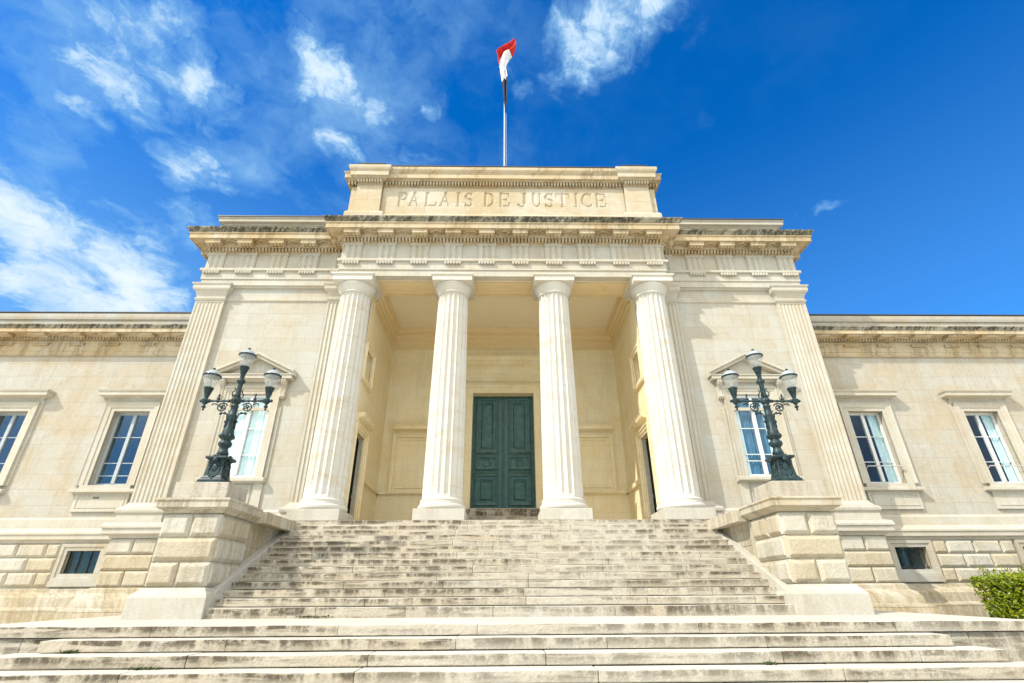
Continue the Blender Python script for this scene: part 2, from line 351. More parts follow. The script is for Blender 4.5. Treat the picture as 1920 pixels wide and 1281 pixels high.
def pillow(bm, mp, a0, a1, b0, b1, h, c, h0=-.02):  # chamfered rustic block
    lo = [mp(a, b, h0) for a, b in rect(a0, a1, b0, b1)]; md = [mp(a, b, 0.012) for a, b in rect(a0, a1, b0, b1)]; hi = [mp(a, b, h) for a, b in rect(a0+c, a1-c, b0+c, b1-c)]
    v = [[bm.verts.new(p) for p in r] for r in (lo, md, hi)]
    for r, s in ((0, 1), (1, 2)):
        for i in range(4): j = (i+1) % 4; bm.faces.new([v[r][i], v[r][j], v[s][j], v[s][i]])
    bm.faces.new(v[2]); bm.faces.new(v[0])

# ------------------------------------------------------------------ ground and landing
bm = BM(); box(bm, -400, 400, -400, 400, -1.6, -1.17); tag(obj('ground', bm, MGR), kind='structure')
bm = BM()
hexa(bm, [(-8.55, -1.72, -1.16), (8.55, -1.72, -1.16), (8.55, 4.0, -1.16), (-8.55, 4.0, -1.16)], [(-8.55, -1.72, -.052), (8.55, -1.72, -.052), (8.55, 4.0, .02), (-8.55, 4.0, .02)])
LAND = stone('landing_stone', (.53, .50, .43), (.48, .43, .34), (.58, .555, .50), joints=(1.4, 50), warm_amt=.4, speck=.3)
tag(obj('landing', bm, LAND), kind='structure')

# ------------------------------------------------------------------ staircases
def step_blocks(x0, x1, yf, yb, z0, z1, lo=1.0, hi=2.4, jit=.004, corner=None):
    bm = BM(); x = x0
    while x < x1-.01:
        n = min(x1, x+random.uniform(lo, hi))
        if x1-n < .5: n = x1
        j, jz, g = random.uniform(-jit, jit), random.uniform(-jit, 0), .003
        box(bm, x+(g if x > x0 else 0), n-(g if n < x1 else 0), yf+j, yb, z0, z1+jz)
        x = n
    # wear: cut along the length and soften the nosing a little
    L = x1-x0
    bmesh.ops.bisect_plane  # noqa
    for k in range(int(L/.22)):
        bmesh.ops.bisect_plane(bm, geom=bm.verts[:]+bm.edges[:]+bm.faces[:], plane_co=(x0+(k+.5)*.22+random.uniform(-.06, .06), 0, 0), plane_no=(1, 0, 0))
    ph = random.uniform(0, 9)
    for v in bm.verts:
        if v.co.y < yf+.05 and v.co.z > z1-.05:
            v.co.z += .004*math.sin(v.co.x*3.1+ph)+random.uniform(-.005, .001); v.co.y += random.uniform(-.002, .006)
    return bm
ST = thing('stone_staircase', 'long flight of fourteen stained stone steps rising between the two pedestals to the columns', 'staircase')
TR, RI = .288, .16
for k in range(1, 15):
    yf = (k-1)*TR
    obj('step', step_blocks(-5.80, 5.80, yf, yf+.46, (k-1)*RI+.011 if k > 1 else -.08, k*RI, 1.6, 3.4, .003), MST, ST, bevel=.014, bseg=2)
LS = thing('stone_staircase', 'wide lower flight of stained stone steps at the bottom of the picture, below the landing', 'staircase')
for k in range(1, 8):
    hw = 8.56 if k == 1 else 6.73+.40*(k-2)
    yf = -2.08-.40*(k-1); z1 = -.05-.16*(k-1)
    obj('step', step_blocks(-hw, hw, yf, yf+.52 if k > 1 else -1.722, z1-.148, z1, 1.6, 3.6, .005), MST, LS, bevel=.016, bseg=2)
bm = BM()
for s in (-1, 1):
    x = 6.6
    for n in (7.35, 8.56): box(bm, *sorted((s*(x+.004), s*n)), -2.07+.004*n, -1.73, -1.168, -.212); x = n
box(bm, -6.6, 6.6, -1.95, -1.73, -1.168, -.212)
obj('cheek_wall', bm, MST, LS, bevel=.01)

# ------------------------------------------------------------------ courthouse
CH = thing('courthouse', 'pale limestone courthouse with a columned portico, green door and two lower side wings', 'courthouse')
PF = 2.24
def cornice_detail(bm, fm, L, cents, zc, o_d, o_m0, o_m1, z_d0, z_d1, z_m0, z_s, mw, pitch=.125, plates=True, loz=None):
    n = int(L/pitch)
    for i in range(n): u = (i+.5)*L/n; fbox(bm, fm, u-pitch*.28, u+pitch*.28, o_d-.16, o_d, z_d0, z_d1)
    for u in cents:
        fbox(bm, fm, u-mw/2, u+mw/2, o_m0, o_m1, z_m0, z_s+.01)
        fbox(bm, fm, u-mw/2-.02, u+mw/2+.02, o_m0, o_m1+.015, z_s-.05, z_s+.008)
        if plates:
            du, do = (mw-.06)/4, (o_m1-o_m0-.1)/2
            for a in range(4):
                for b in range(2): fbox(bm, fm, u-mw/2+.03+a*du+.022, u-mw/2+.03+(a+1)*du-.022, o_m0+.05+b*do+.024, o_m0+.05+(b+1)*do-.024, z_m0-.06, z_m0+.004)
    if loz:
        for c0, c1 in zip(cents, cents[1:]):
            m_, hx = (c0+c1)/2, (c1-c0-mw)/2-.05; oc, ho = (o_m0+o_m1)/2, (o_m1-o_m0)/2-.01
            for (a, b, cc, d) in ((-hx, 0, 0, ho), (0, ho, hx, 0), (hx, 0, 0, -ho), (0, -ho, -hx, 0)):
                p = [fm(m_+a*q+0, oc+b*q) for q in (1, .72)]; r = [fm(m_+cc*q, oc+d*q) for q in (1, .72)]
                prism(bm, [p[0], r[0], r[1], p[1]], z_s-.07, z_s+.005)
def triglyph(bm, fm, u, z0, z1, wd=.65, o=.05):
    w6 = wd/2; g = .045; q = wd/6
    poly = [(-w6, 0), (-w6, .015), (-w6+g, o)]
    for c in (-q, q): poly += [(c-g-.015, o), (c, .006), (c+g+.015, o)]
    poly += [(w6-g, o), (w6, .015), (w6, 0)]
    poly = [fm(u+a, b-(.02 if abs(b) < 1e-9 else 0)) for a, b in poly]; prism(bm, poly, z0, z1)
def guttae(bm, fm, u, z, wd=.62, o0=.045, o1=.115, n=6, h=.085):
    fbox(bm, fm, u-wd/2, u+wd/2, o0-.02, o1-.01, z-.045, z+.002)
    for i in range(n):
        c = fm(u-wd/2+(i+.5)*wd/n, (o0+o1)/2+.008)
        lathe(bm, [(.025, z-.045-h-.012), (.045, z-.045-h+.005), (.047, z-.05-h*.4), (.036, z-.04)], 8, c[0], c[1])
def entablature(path, segs, dz=0.0, sides=True):
    Z = lambda z: z+dz
    bm = BM(); sweep(bm, path, [(-.45, Z(10.62)), (0, Z(10.62)), (0, Z(10.87)), (.035, Z(10.875)), (.035, Z(11.215)), (.115, Z(11.225)), (.115, Z(11.315)), (-.45, Z(11.315))])
    for A, d, nr, L, ce in segs:
        fm = fmap(A, d, nr)
        for u in ce: guttae(bm, fm, u, Z(11.226))
    obj('architrave', bm, MT, CH)
    bm = BM(); sweep(bm, path, [(-.40, Z(11.318)), (-.02, Z(11.318)), (-.02, Z(11.98)), (.01, Z(11.985)), (.01, Z(12.045)), (-.40, Z(12.045))])
    for A, d, nr, L, ce in segs:
        fm = fmap(A, d, nr)
        for u in ce:
            triglyph(bm, fm, u, Z(11.32), Z(11.93)); fbox(bm, fm, u-.345, u+.345, -.01, .075, Z(11.93), Z(12.046))
    obj('frieze', bm, MT, CH)
    bm = BM(); sweep(bm, path, [(-.40, Z(12.048)), (.10, Z(12.048)), (.07, Z(12.05)), (.07, Z(12.19)), (.24, Z(12.20)), (.25, Z(12.38)), (.54, Z(12.38)), (.54, Z(12.355)), (.57, Z(12.355)), (.57, Z(12.55)), (.61, Z(12.57)), (.61, Z(12.60)), (-.40, Z(12.60))])
    for A, d, nr, L, ce in segs: cornice_detail(bm, fmap(A, d, nr), L, ce, 0, .21, .20, .51, Z(12.05), Z(12.185), Z(12.19), Z(12.38), .56, loz=True)
    co = obj('cornice', bm, MTW, CH)
    bm = BM(); sweep(bm, path, [(-.30, Z(12.603)), (.60, Z(12.603)), (.63, Z(12.64)), (.64, Z(12.70)), (.70, Z(12.755)), (.71, Z(12.80)), (.64, Z(12.81)), (-.30, Z(12.85))])
    obj('gutter_moulding', bm, MLI, co, bevel=.006)
trig = [.615, 1.845, 3.075, 4.31, 5.545]
cen = [-x for x in trig[::-1]]+trig
pth = [(-5.92, 5.3), (-5.92, 4.0), (5.92, 4.0), (5.92, 5.3)]
entablature(pth, [((-5.92, 4.0), (1, 0), (0, -1), 11.84, [c+5.92 for c in cen]), ((-5.92, 4.66), (0, -1), (-1, 0), .62, [.32]), ((5.92, 4.0), (0, 1), (1, 0), .62, [.32])])
for s in (-1, 1):
    cs = [6.17, 7.35, 8.53, 9.71, 10.89]
    if s < 0:
        entablature([(-11.2, 14), (-11.2, 4.66), (-5.9, 4.66)], [((-11.2, 4.66), (1, 0), (0, -1), 5.0, [11.2-c for c in cs[::-1]]), ((-11.2, 6.66), (0, -1), (-1, 0), 2.0, [.3, 1.5])], .003)
    else:
        entablature([(5.9, 4.66), (11.2, 4.66), (11.2, 14)], [((6.2, 4.66), (1, 0), (0, -1), 5.0, [c-6.2 for c in cs]), ((11.2, 4.66), (0, 1), (1, 0), 2.0, [.5, 1.7])], .003)
# beam over the columns, its panelled soffit, and the porch ceiling
bm = BM(); box(bm, -5.45, 5.45, 4.03, 5.39, 10.626, 11.6)
for xc in (-3.53, 0, 3.53):
    wd = 1.07
    frame(bm, xc-wd, xc+wd, 4.35, 5.1, [(0, 10.605), (.04, 10.605), (.05, 10.63), (-.01, 10.63)], XY)
    frame(bm, xc-wd+.10, xc+wd-.10, 4.45, 5.0, [(0, 10.612), (.022, 10.612), (.022, 10.63), (0, 10.63)], XY)
    ring = [(xc+.30*math.cos(t*math.pi/12), 4.725+.2*math.sin(t*math.pi/12)) for t in range(24)]
    sweep(bm, ring, [(0, 10.605), (.035, 10.605), (.035, 10.63), (0, 10.63)], XY, True)
obj('beam', bm, MSO, CH)
bm = BM(); box(bm, -4.86, 4.86, 5.38, 8.82, 10.95, 11.2); obj('ceiling', bm, MCEIL, CH)
bm = BM(); sweep(bm, [(-4.85, 5.37), (-4.85, 8.80), (4.85, 8.80), (4.85, 5.37)],
    [(-.02, 10.0), (.03, 10.0), (.035, 10.05), (.02, 10.06), (.02, 10.30), (.05, 10.32), (.05, 10.52), (.10, 10.56), (.12, 10.66), (.24, 10.70), (.24, 10.80), (.29, 10.88), (.30, 10.949), (-.02, 10.949)], XY)
obj('ceiling_moulding', bm, MSO, CH)

# columns
def make_column(xc, yc, label=None):
    col = bpy.data.objects.new('column', None); C.objects.link(col); col.location = (xc, yc, 0); col.parent = CH
    bm = BM(); box(bm, -.735, .735, -.735, .735, PF+.002, 2.56); obj('plinth', bm, MPL, col, bevel=.012, bseg=2)
    bm = BM(); pr = []
    for i in range(9): a = -math.pi/2+math.pi*i/8; pr.append((.645+.075*math.cos(a), 2.655+.09*math.sin(a)))
    pr = [(.60, 2.562)]+pr+[(.655, 2.75), (.655, 2.78), (.645, 2.80), (.66, 2.83), (.655, 2.86), (.625, 2.885), (.60, 2.90)]
    lathe(bm, pr, 64); obj('base', bm, MCO, col, 40)
    bm = BM(); NF, SG = 20, 6; rings = []
    zs = [2.895+.0, 2.98, 3.02]+[3.02+(9.93-3.02)*i/14 for i in range(1, 14)]+[9.93, 9.97, 10.06]
    for z in zs:
        f = (z-2.9)/7.15; r = .605-.08*f+.012*math.sin(math.pi*f)
        dep = .062 if 2.99 < z < 9.95 else (.02 if 2.95 < z < 9.98 else 0)
        rings.append([])
        for i in range(NF*SG):
            t_ = (i % SG)/SG; a = 2*math.pi*(i/(NF*SG)+.5/NF); rr = r-dep*(1-(2*t_-1)**2)**.65
            rings[-1].append(bm.verts.new((rr*math.cos(a), rr*math.sin(a), z)))
    for a, b in zip(rings, rings[1:]):
        for i in range(NF*SG): j = (i+1) % (NF*SG); bm.faces.new([a[i], a[j], b[j], b[i]])
    bm.faces.new(rings[-1]); bm.faces.new(rings[0]); obj('shaft', bm, MCO, col, 50)
    bm = BM()
    lathe(bm, [(.50, 9.97), (.535, 9.97), (.555, 9.985), (.555, 10.01), (.535, 10.025), (.535, 10.045), (.55, 10.06), (.56, 10.09), (.60, 10.16), (.645, 10.24), (.67, 10.30), (.675, 10.335), (.62, 10.345)], 64)
    box(bm, -.70, .70, -.70, .70, 10.345, 10.545); frame(bm, -.70, .70, -.70, .70, [(0, 10.52), (.02, 10.535), (.05, 10.57), (.05, 10.618), (-.5, 10.618), (-.5, 10.53)], XY)
    obj('capital', bm, MCO, col, 40)
    return col
c0 = make_column(-1.82, 4.515)
for xc in (-5.35, 1.82, 5.35):
    c = c0.copy(); C.objects.link(c); c.location = (xc, 4.515, 0); c.parent = CH
    for ch in list(c0.children): q = ch.copy(); C.objects.link(q); q.parent = c

# pilasters
def pilaster(x0, x1, yf, yb, nfl, s=1):
    pil = bpy.data.objects.new('pilaster', None); C.objects.link(pil); pil.parent = CH
    bm = BM(); wd = (x1-x0-.10)/nfl; poly = [(x0, yb), (x0, yf), (x0+.05, yf)]
    for i in range(nfl):
        a = x0+.05+i*wd
        poly += [(a+.006, yf)]+[(a+.006+(wd-.012)*t_, yf+.030*(1-(2*t_-1)**2)**.6) for t_ in (.1, .3, .5, .7, .9)]+[(a+wd-.006, yf)]
    poly += [(x1-.05, yf), (x1, yf), (x1, yb)]
    prism(bm, poly, 2.885, 9.90); box(bm, x0, x1, yf+.004, yb, 9.895, 10.02); obj('shaft', bm, MT, pil)
    path = [(x0, yb), (x0, yf), (x1, yf), (x1, yb)]
    bm = BM(); sweep(bm, path, [(-.07, 9.96), (.02, 9.96), (.03, 10.0), (.05, 10.02), (.05, 10.055), (.01, 10.07), (.015, 10.16), (.03, 10.22), (.08, 10.32), (.14, 10.37), (.14, 10.40), (.155, 10.41), (.155, 10.55), (.19, 10.58), (.20, 10.63), (-.07, 10.63)]); obj('capital', bm, MT, pil)
    bm = BM(); sweep(bm, path, [(-.07, 2.28), (.235, 2.28), (.235, 2.315), (.16, 2.33), (.15, 2.545), (.19, 2.565), (.215, 2.62), (.205, 2.68), (.16, 2.715), (.11, 2.72), (.11, 2.745), (.05, 2.80), (.02, 2.88), (-.07, 2.89)]); obj('base', bm, MPL, pil, 35)
for s in (-1, 1):
    pilaster(*sorted((s*10.14, s*11.17)), 4.66, 4.86, 7)
    pilaster(*sorted((s*5.36, s*6.40)), 4.66, 4.86, 7)

# block walls (left and right of the porch)
BWY = 4.80
bwin = (7.71, 8.99, 3.62, 6.36)
for s in (-1, 1):
    bm = BM(); a0, a1 = sorted((s*4.87, s*11.12)); h = (*sorted((s*bwin[0], s*bwin[1])), bwin[2], bwin[3])
    holed(bm, a0, a1, 1.86, 10.63, [h], XZ(BWY), .34)
    box(bm, *sorted((s*11.10, s*11.121)), BWY+.02, 14, 1.86, 12.7); obj('wall', bm, MW, CH)
    bm = BM(); a0, a1 = sorted((s*6.42, s*10.12))
    path = [(a0, BWY), (a1, BWY)]
    sweep(bm, path, [(-.01, 9.98), (.02, 10.0), (.05, 10.02), (.05, 10.07), (.012, 10.08), (.012, 10.22), (-.01, 10.22)])
    sweep(bm, path, [(-.01, 10.55), (.06, 10.56), (.09, 10.63), (-.01, 10.63)])
    obj('string_course', bm, MT, CH)
    bm = BM(); sweep(bm, path, [(-.01, 2.28), (.12, 2.28), (.12, 2.50), (.07, 2.55), (.07, 2.62), (.03, 2.68), (-.01, 2.68)]); obj('dado_moulding', bm, MT, CH)

# windows
def sash(parent, mp, a0, a1, b0, b1, rows, depth, fm_, glass, bars=.028, curtain=None, blind=None):
    """two casements with a centre post; mp(a, b, h), h negative goes into the wall"""
    bm = BM(); D = -depth
    def bar(p0, p1, q0, q1, h0, h1):
        lo = [mp(a, b, h0) for a, b in rect(p0, p1, q0, q1)]; hi = [mp(a, b, h1) for a, b in rect(p0, p1, q0, q1)]; hexa(bm, lo, hi)
    fw = .075
    bar(a0, a0+fw, b0, b1, D, D+.07); bar(a1-fw, a1, b0, b1, D, D+.07); bar(a0+fw, a1-fw, b0, b0+.10, D, D+.068); bar(a0+fw, a1-fw, b1-fw, b1, D, D+.068)
    m_ = (a0+a1)/2; bar(m_-.055, m_+.055, b0+.10, b1-fw, D+.003, D+.085)
    for z in rows:
        for (l, r) in ((a0+fw, m_-.055), (m_+.055, a1-fw)): bar(l, r, z-bars/2, z+bars/2, D+.012, D+.05)
    obj('frame', bm, fm_, parent)
    bm = BM()
    for (l, r) in ((a0+.05, m_-.03), (m_+.03, a1-.05)):
        tx, tz = random.uniform(-.004, .004), random.uniform(-.006, .006)
        bm.faces.new([bm.verts.new(mp(a, b, D+.03+(tx if a == l else -tx)+(tz if b < b0+.1 else -tz)*.5)) for a, b in rect(l, r, b0+.06, b1-.05)])
    obj('pane', bm, glass, parent)
    for key, mt in ((curtain, MCUR), (blind, MCURB)):
        if key is None: continue
        bm = BM()
        for (f0, f1) in key:
            l, r = a0+.05+(a1-a0-.1)*f0, a0+.05+(a1-a0-.1)*f1; n = max(4, int((r-l)/.02)); prev = None
            for i in range(n+1):
                a = l+(r-l)*i/n; h = D-.035-.012*math.sin(a*55)-.012*math.sin(a*23)
                cur = [bm.verts.new(mp(a, b0+.02, h)), bm.verts.new(mp(a, b1-.02, h))]
                if prev: bm.faces.new([prev[0], cur[0], cur[1], prev[1]])
                prev = cur
        obj('curtain', bm, mt, parent, 60)
def part(name, parent=CH):
    o = bpy.data.objects.new(name, None); C.objects.link(o); o.parent = parent; return o
ARCH = [(0, -.02), (0, .05), (.10, .055), (.105, .07), (.20, .075), (.205, .10), (.27, .11), (.27, -.02)]
def surround_path(a0, a1, b0, b1): return [(a1, b0), (a1, b1), (a0, b1), (a0, b0)]
def console(bm, mp, a, b1, h=.66, wd=.15):
    # scrolled bracket in side view, extruded across its width
    pts = [(.02, b1-h), (.10, b1-h+.01), (.15, b1-h+.07), (.12, b1-h+.16), (.10, b1-h*.5), (.14, b1-.22), (.22, b1-.14), (.25, b1-.06), (.24, b1), (0, b1), (-.01, b1-h)]
    L = [bm.verts.new(mp(a-wd/2, z, o)) for o, z in pts]; Rr = [bm.verts.new(mp(a+wd/2, z, o)) for o, z in pts]; n = len(pts)
    for i in range(n): j = (i+1) % n; bm.faces.new([L[i], L[j], Rr[j], Rr[i]])
    bm.faces.new(L); bm.faces.new(Rr)
    for q in (-.04, .04):
        P_ = [Vector(mp(a+q, z, o+.008)) for o, z in pts[1:9]]; tube(bm, P_, .014, 6)
    for zz, rr in ((b1-.12, .075), (b1-h+.085, .055)):
        c1, c2 = Vector(mp(a-wd/2-.012, zz, .15 if rr > .06 else .09)), Vector(mp(a+wd/2+.012, zz, .15 if rr > .06 else .09)); tube(bm, [c1, c2], rr, 12)
for s in (-1, 1):
    wn = part('window'); a0, a1 = sorted((s*bwin[0], s*bwin[1])); b0, b1 = bwin[2], bwin[3]; mp = XZ(BWY); xc = s*8.35
    if s < 0: sash(wn, mp, a0, a1, b0, b1, [4.36, 5.22], .10, MFRAME, MGLC, .025, curtain=[(0, .49), (.52, 1)])
    else: sash(wn, mp, a0, a1, b0, b1, [4.15, 4.36, 5.22], .10, MFRAME, MGLC, .025, curtain=[(0, .14), (.80, 1)], blind=[(.13, .46), (.56, .82)])
    bm = BM(); sweep(bm, surround_path(a0-.02, a1+.02, b0, b1+.02), ARCH, mp, side=-1 if False else 1)
    sweep(bm, surround_path(a0-.30, a1+.30, b0, b1-.55), [(.002, -.02), (.002, .04), (.10, .05), (.10, -.02)], mp)
    sweep(bm, [(a0-.30, BWY), (a1+.30, BWY)], [(-.01, b1+.30), (.06, b1+.30), (.06, b1+.36), (.02, b1+.37), (.02, 6.93), (-.01, 6.93)])
    obj('surround', bm, MT, wn)
    bm = BM(); hw = 1.27
    path = [(xc-hw+.19, BWY), (xc+hw-.19, BWY)]
    sweep(bm, path, [(-.02, 6.80), (.10, 6.80), (.14, 6.86), (.27, 6.87), (.27, 6.985), (.30, 6.99), (.30, 7.02), (-.02, 7.02)])
    # raking cornice and tympanum
    ze, za = 7.00, 7.66; t_ = .15
    bx = bm
    for (p, q) in (((xc-hw-.06, ze), (xc, za)), ((xc, za), (xc+hw+.06, ze))):
        up_ = Vector((0, 0, t_))
        for h0, h1, lo, hi in ((-.02, .28, -.035, .075), (-.02, .35, .075, .165)):
            hexa(bx, [mp(p[0], p[1]+lo, h0), mp(q[0], q[1]+lo, h0), mp(q[0], q[1]+lo, h1), mp(p[0], p[1]+lo, h1)], [mp(p[0], p[1]+hi, h0), mp(q[0], q[1]+hi, h0), mp(q[0], q[1]+hi, h1), mp(p[0], p[1]+hi, h1)])
    tri = [(xc-hw+.1, 7.02), (xc+hw-.1, 7.02), (xc, 7.62)]
    lo = [bm.verts.new(mp(a, b, .05)) for a, b in tri]; bm.faces.new(lo)
    # ends of the horizontal cornice
    for e in (-1, 1): sweep(bm, [(xc+e*(hw-.20), BWY), (xc+e*hw, BWY)] if e > 0 else [(xc-hw, BWY), (xc-hw+.20, BWY)], [(-.02, 6.86), (.272, 6.865), (.272, 6.986), (.302, 6.992), (.302, 7.022), (-.02, 7.022)])
    obj('pediment', bm, MT, wn)
    for e in (-1, 1):
        bm = BM(); console(bm, mp, xc+e*1.02, 6.86); obj('bracket', bm, MT, wn, 45)
    bm = BM(); sweep(bm, [(xc-1.03, BWY), (xc+1.03, BWY)], [(-.34, 3.47), (.10, 3.47), (.13, 3.50), (.20, 3.51), (.20, 3.60), (.18, 3.615), (-.34, 3.63)])
    box(bm, xc-.98, xc-.72, BWY-.06, BWY+.02, 2.68, 3.475); box(bm, xc+.72, xc+.98, BWY-.06, BWY+.02, 2.68, 3.475)
    frame(bm, xc-.60, xc+.60, 2.78, 3.40, [(0, -.02), (0, .02), (.02, .025), (.03, -.02)], mp); obj('sill', bm, MT, wn)

# porch: side walls, back wall, floor
for s in (-1, 1):
    bm = BM(); mp = YZ(s*4.85, -s)
    holed(bm, 4.78, 8.83, PF-.1, 11.0, [(4.955, 6.06, PF+.14, 5.20), (4.97, 5.80, 7.14, 8.17)], mp, .5)
    box(bm, *sorted((s*4.862, s*5.2)), 4.81, 4.95, PF, 10.63)
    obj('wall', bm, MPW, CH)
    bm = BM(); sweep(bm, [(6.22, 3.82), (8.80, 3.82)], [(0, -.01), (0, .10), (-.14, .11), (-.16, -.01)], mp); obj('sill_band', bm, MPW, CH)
    sd = part('side_door')
    bm = BM(); lo = [(4.9, PF+.14), (6.1, 5.22)]
    hexa(bm, [mp(a, b, -.155) for a, b in rect(4.95, 6.07, PF+.1, 5.21)], [mp(a, b, -.21) for a, b in rect(4.95, 6.07, PF+.1, 5.21)])
    for (b0_, b1_) in ((2.5, 3.2), (3.35, 5.05)):
        frame(bm, 5.05, 5.45, b0_, b1_, [(0, -.16), (0, -.12), (.04, -.13), (.04, -.16)], mp); frame(bm, 5.6, 5.98, b0_, b1_, [(0, -.16), (0, -.12), (.04, -.13), (.04, -.16)], mp)
    obj('leaf', bm, MDOORD, sd)
    bm = BM(); hexa(bm, [mp(a, b, -.15) for a, b in rect(6.035, 6.058, PF+.14, 5.198)], [mp(a, b, -.002) for a, b in rect(6.035, 6.058, PF+.14, 5.198)]); obj('jamb', bm, MRU, sd)
    bm = BM(); sweep(bm, [(4.95, PF+.14), (4.95, 5.20), (6.06, 5.20), (6.06, PF+.14)], [(0, -.02), (0, .05), (.08, .055), (.09, .10), (.17, .11), (.18, .15), (.21, .15), (.21, -.02)], mp, side=-1)
    sweep(bm, [(4.955, 5.68), (6.55, 5.68)], [(-.22, -.01), (-.22, .05), (-.05, .06), (-.02, .12), (.0, .22), (.09, .24), (.14, .28), (.14, -.01)], mp, side=-1)
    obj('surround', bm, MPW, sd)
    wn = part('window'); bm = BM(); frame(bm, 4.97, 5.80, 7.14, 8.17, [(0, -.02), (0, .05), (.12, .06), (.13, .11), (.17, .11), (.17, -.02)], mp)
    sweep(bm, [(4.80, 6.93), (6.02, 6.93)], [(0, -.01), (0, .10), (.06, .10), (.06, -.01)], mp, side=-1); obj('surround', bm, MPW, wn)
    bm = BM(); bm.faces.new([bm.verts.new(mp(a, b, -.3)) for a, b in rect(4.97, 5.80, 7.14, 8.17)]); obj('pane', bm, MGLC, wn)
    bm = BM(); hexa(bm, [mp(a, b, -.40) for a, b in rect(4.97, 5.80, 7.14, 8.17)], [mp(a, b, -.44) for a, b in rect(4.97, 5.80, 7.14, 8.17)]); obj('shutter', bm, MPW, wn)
DX, DZ0, DZ1 = 1.27, 3.24, 7.95
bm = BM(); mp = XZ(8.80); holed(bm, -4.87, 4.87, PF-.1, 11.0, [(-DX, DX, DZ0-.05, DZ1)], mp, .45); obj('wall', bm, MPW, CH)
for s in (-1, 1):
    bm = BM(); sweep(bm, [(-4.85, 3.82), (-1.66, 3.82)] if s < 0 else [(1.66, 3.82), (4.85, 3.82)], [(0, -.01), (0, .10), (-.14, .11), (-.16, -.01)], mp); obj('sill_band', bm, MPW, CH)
for s in (-1, 1):
    nb = BM(); a0, a1 = sorted((s*2.15, s*4.28))
    frame(nb, a0, a1, 3.99, 6.05, [(-.12, -.02), (-.12, .03), (-.07, .05), (-.06, .015), (0, .02), (.01, .09), (.09, .10), (.10, .14), (.13, .14), (.13, -.02)], mp)
    sweep(nb, [(a0-.12, 8.80), (a1+.12, 8.80)], [(-.01, 6.19), (.06, 6.19), (.07, 6.28), (.14, 6.32), (.28, 6.34), (.28, 6.43), (.33, 6.50), (-.01, 6.52)])
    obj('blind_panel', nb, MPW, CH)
bm = BM(); box(bm, -5.3, 5.3, 4.15, 8.9, 1.9, PF-.001); obj('porch_floor', bm, MGR, CH)
DR = part('door')
bm = BM(); sweep(bm, surround_path(-DX, DX, PF, DZ1), [(0, -.02), (0, .07), (.26, .08), (.27, .11), (.38, .12), (.38, -.02)], mp)
sweep(bm, [(-1.68, 8.80), (1.68, 8.80)], [(-.01, 8.48), (.06, 8.48), (.06, 8.56), (.03, 8.58), (.03, 8.80), (.08, 8.86), (.10, 8.95), (.13, 9.0), (.13, 9.12), (.30, 9.18), (.30, 9.36), (.36, 9.46), (.37, 9.55), (-.01, 9.60)])
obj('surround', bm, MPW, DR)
bm = BM(); box(bm, -1.70, 1.70, 8.30, 9.2, 2.90, 3.235); box(bm, -1.9, 1.9, 7.95, 8.85, 2.56, 2.895); box(bm, -2.1, 2.1, 7.6, 8.83, PF+.002, 2.555); obj('threshold', bm, MST, DR, bevel=.015)
for s in (-1, 1):
    bm = BM(); a0, a1 = sorted((s*.034, s*1.265)); Y = 9.14; box(bm, a0, a1, Y, Y+.07, DZ0, DZ1-.005); md = XZ(Y); i0, i1 = sorted((s*.22, s*1.10))
    MO = [(-.02, -.01), (-.02, .012), (.02, .02), (.03, .07), (.085, .08), (.10, .035), (.125, .03), (.125, -.01)]
    for (q0, q1) in ((5.60, 7.72), (4.94, 5.28), (3.55, 4.55)): frame(bm, i0+.10, i1-.10, q0, q1, MO, md)
    for (q0, q1) in ((5.76, 7.58), (3.72, 4.38)): frame(bm, i0+.26, i1-.26, q0, q1, [(-.01, -.01), (-.01, .05), (.02, .055), (.07, .012), (.07, -.01)], md)
    sweep(bm, [(i0-.02, Y), (i1+.02, Y)], [(-.01, 4.70), (.05, 4.70), (.06, 4.74), (.04, 4.78), (-.01, 4.80)])
    sweep(bm, [(i0+.02, Y), (i1-.02, Y)], [(-.01, 5.45), (.04, 5.45), (.06, 5.49), (.03, 5.53), (-.01, 5.53)])
    ring = [((i0+i1)/2+.12*math.cos(k*math.pi/9), 5.11+.12*math.sin(k*math.pi/9)) for k in range(18)]
    sweep(bm, ring, [(0, -.01), (0, .04), (.03, .05), (.05, -.01)], md, True)
    lf = obj('leaf', bm, MDOOR, DR)
bm = BM(); box(bm, -.022, .022, 9.09, 9.2, DZ0+.002, DZ1-.01); obj('meeting_stile', bm, MDOOR, DR)

# parapet with the carved name
PY = 4.20
bm = BM()
box(bm, -6.10, -5.86, PY, 6.8, 12.7, 15.45); box(bm, 5.86, 6.10, PY, 6.8, 12.7, 15.45); box(bm, -5.87, 5.87, PY+.08, 6.78, 12.7, 15.44)
sweep(bm, [(-6.10, 6.8), (-6.10, PY), (-5.86, PY)], [(0, 13.0), (.18, 13.1), (.16, 13.42), (.05, 13.52), (0, 13.55)]); sweep(bm, [(5.86, PY), (6.10, PY), (6.10, 6.8)], [(0, 13.0), (.18, 13.1), (.16, 13.42), (.05, 13.52), (0, 13.55)])
sweep(bm, [(-4.83, PY), (4.83, PY)], [(-.05, 12.75), (.13, 12.75), (.13, 13.50), (.04, 13.62), (-.05, 13.64)])
pa = obj('parapet', bm, MIN, CH)
PP = [(-.05, 15.02), (.03, 15.02), (.0, 15.06), (.0, 15.24), (.15, 15.25), (.16, 15.30), (.26, 15.30), (.26, 15.50), (.28, 15.52), (.28, 15.55), (.31, 15.57), (.36, 15.66), (.36, 15.80), (.30, 15.84), (-.05, 15.86)]
PS = [(o, z) for o, z in PP if z < 15.56]+[(.31, 15.57), (.30, 15.60), (-.05, 15.62)]
bm = BM()
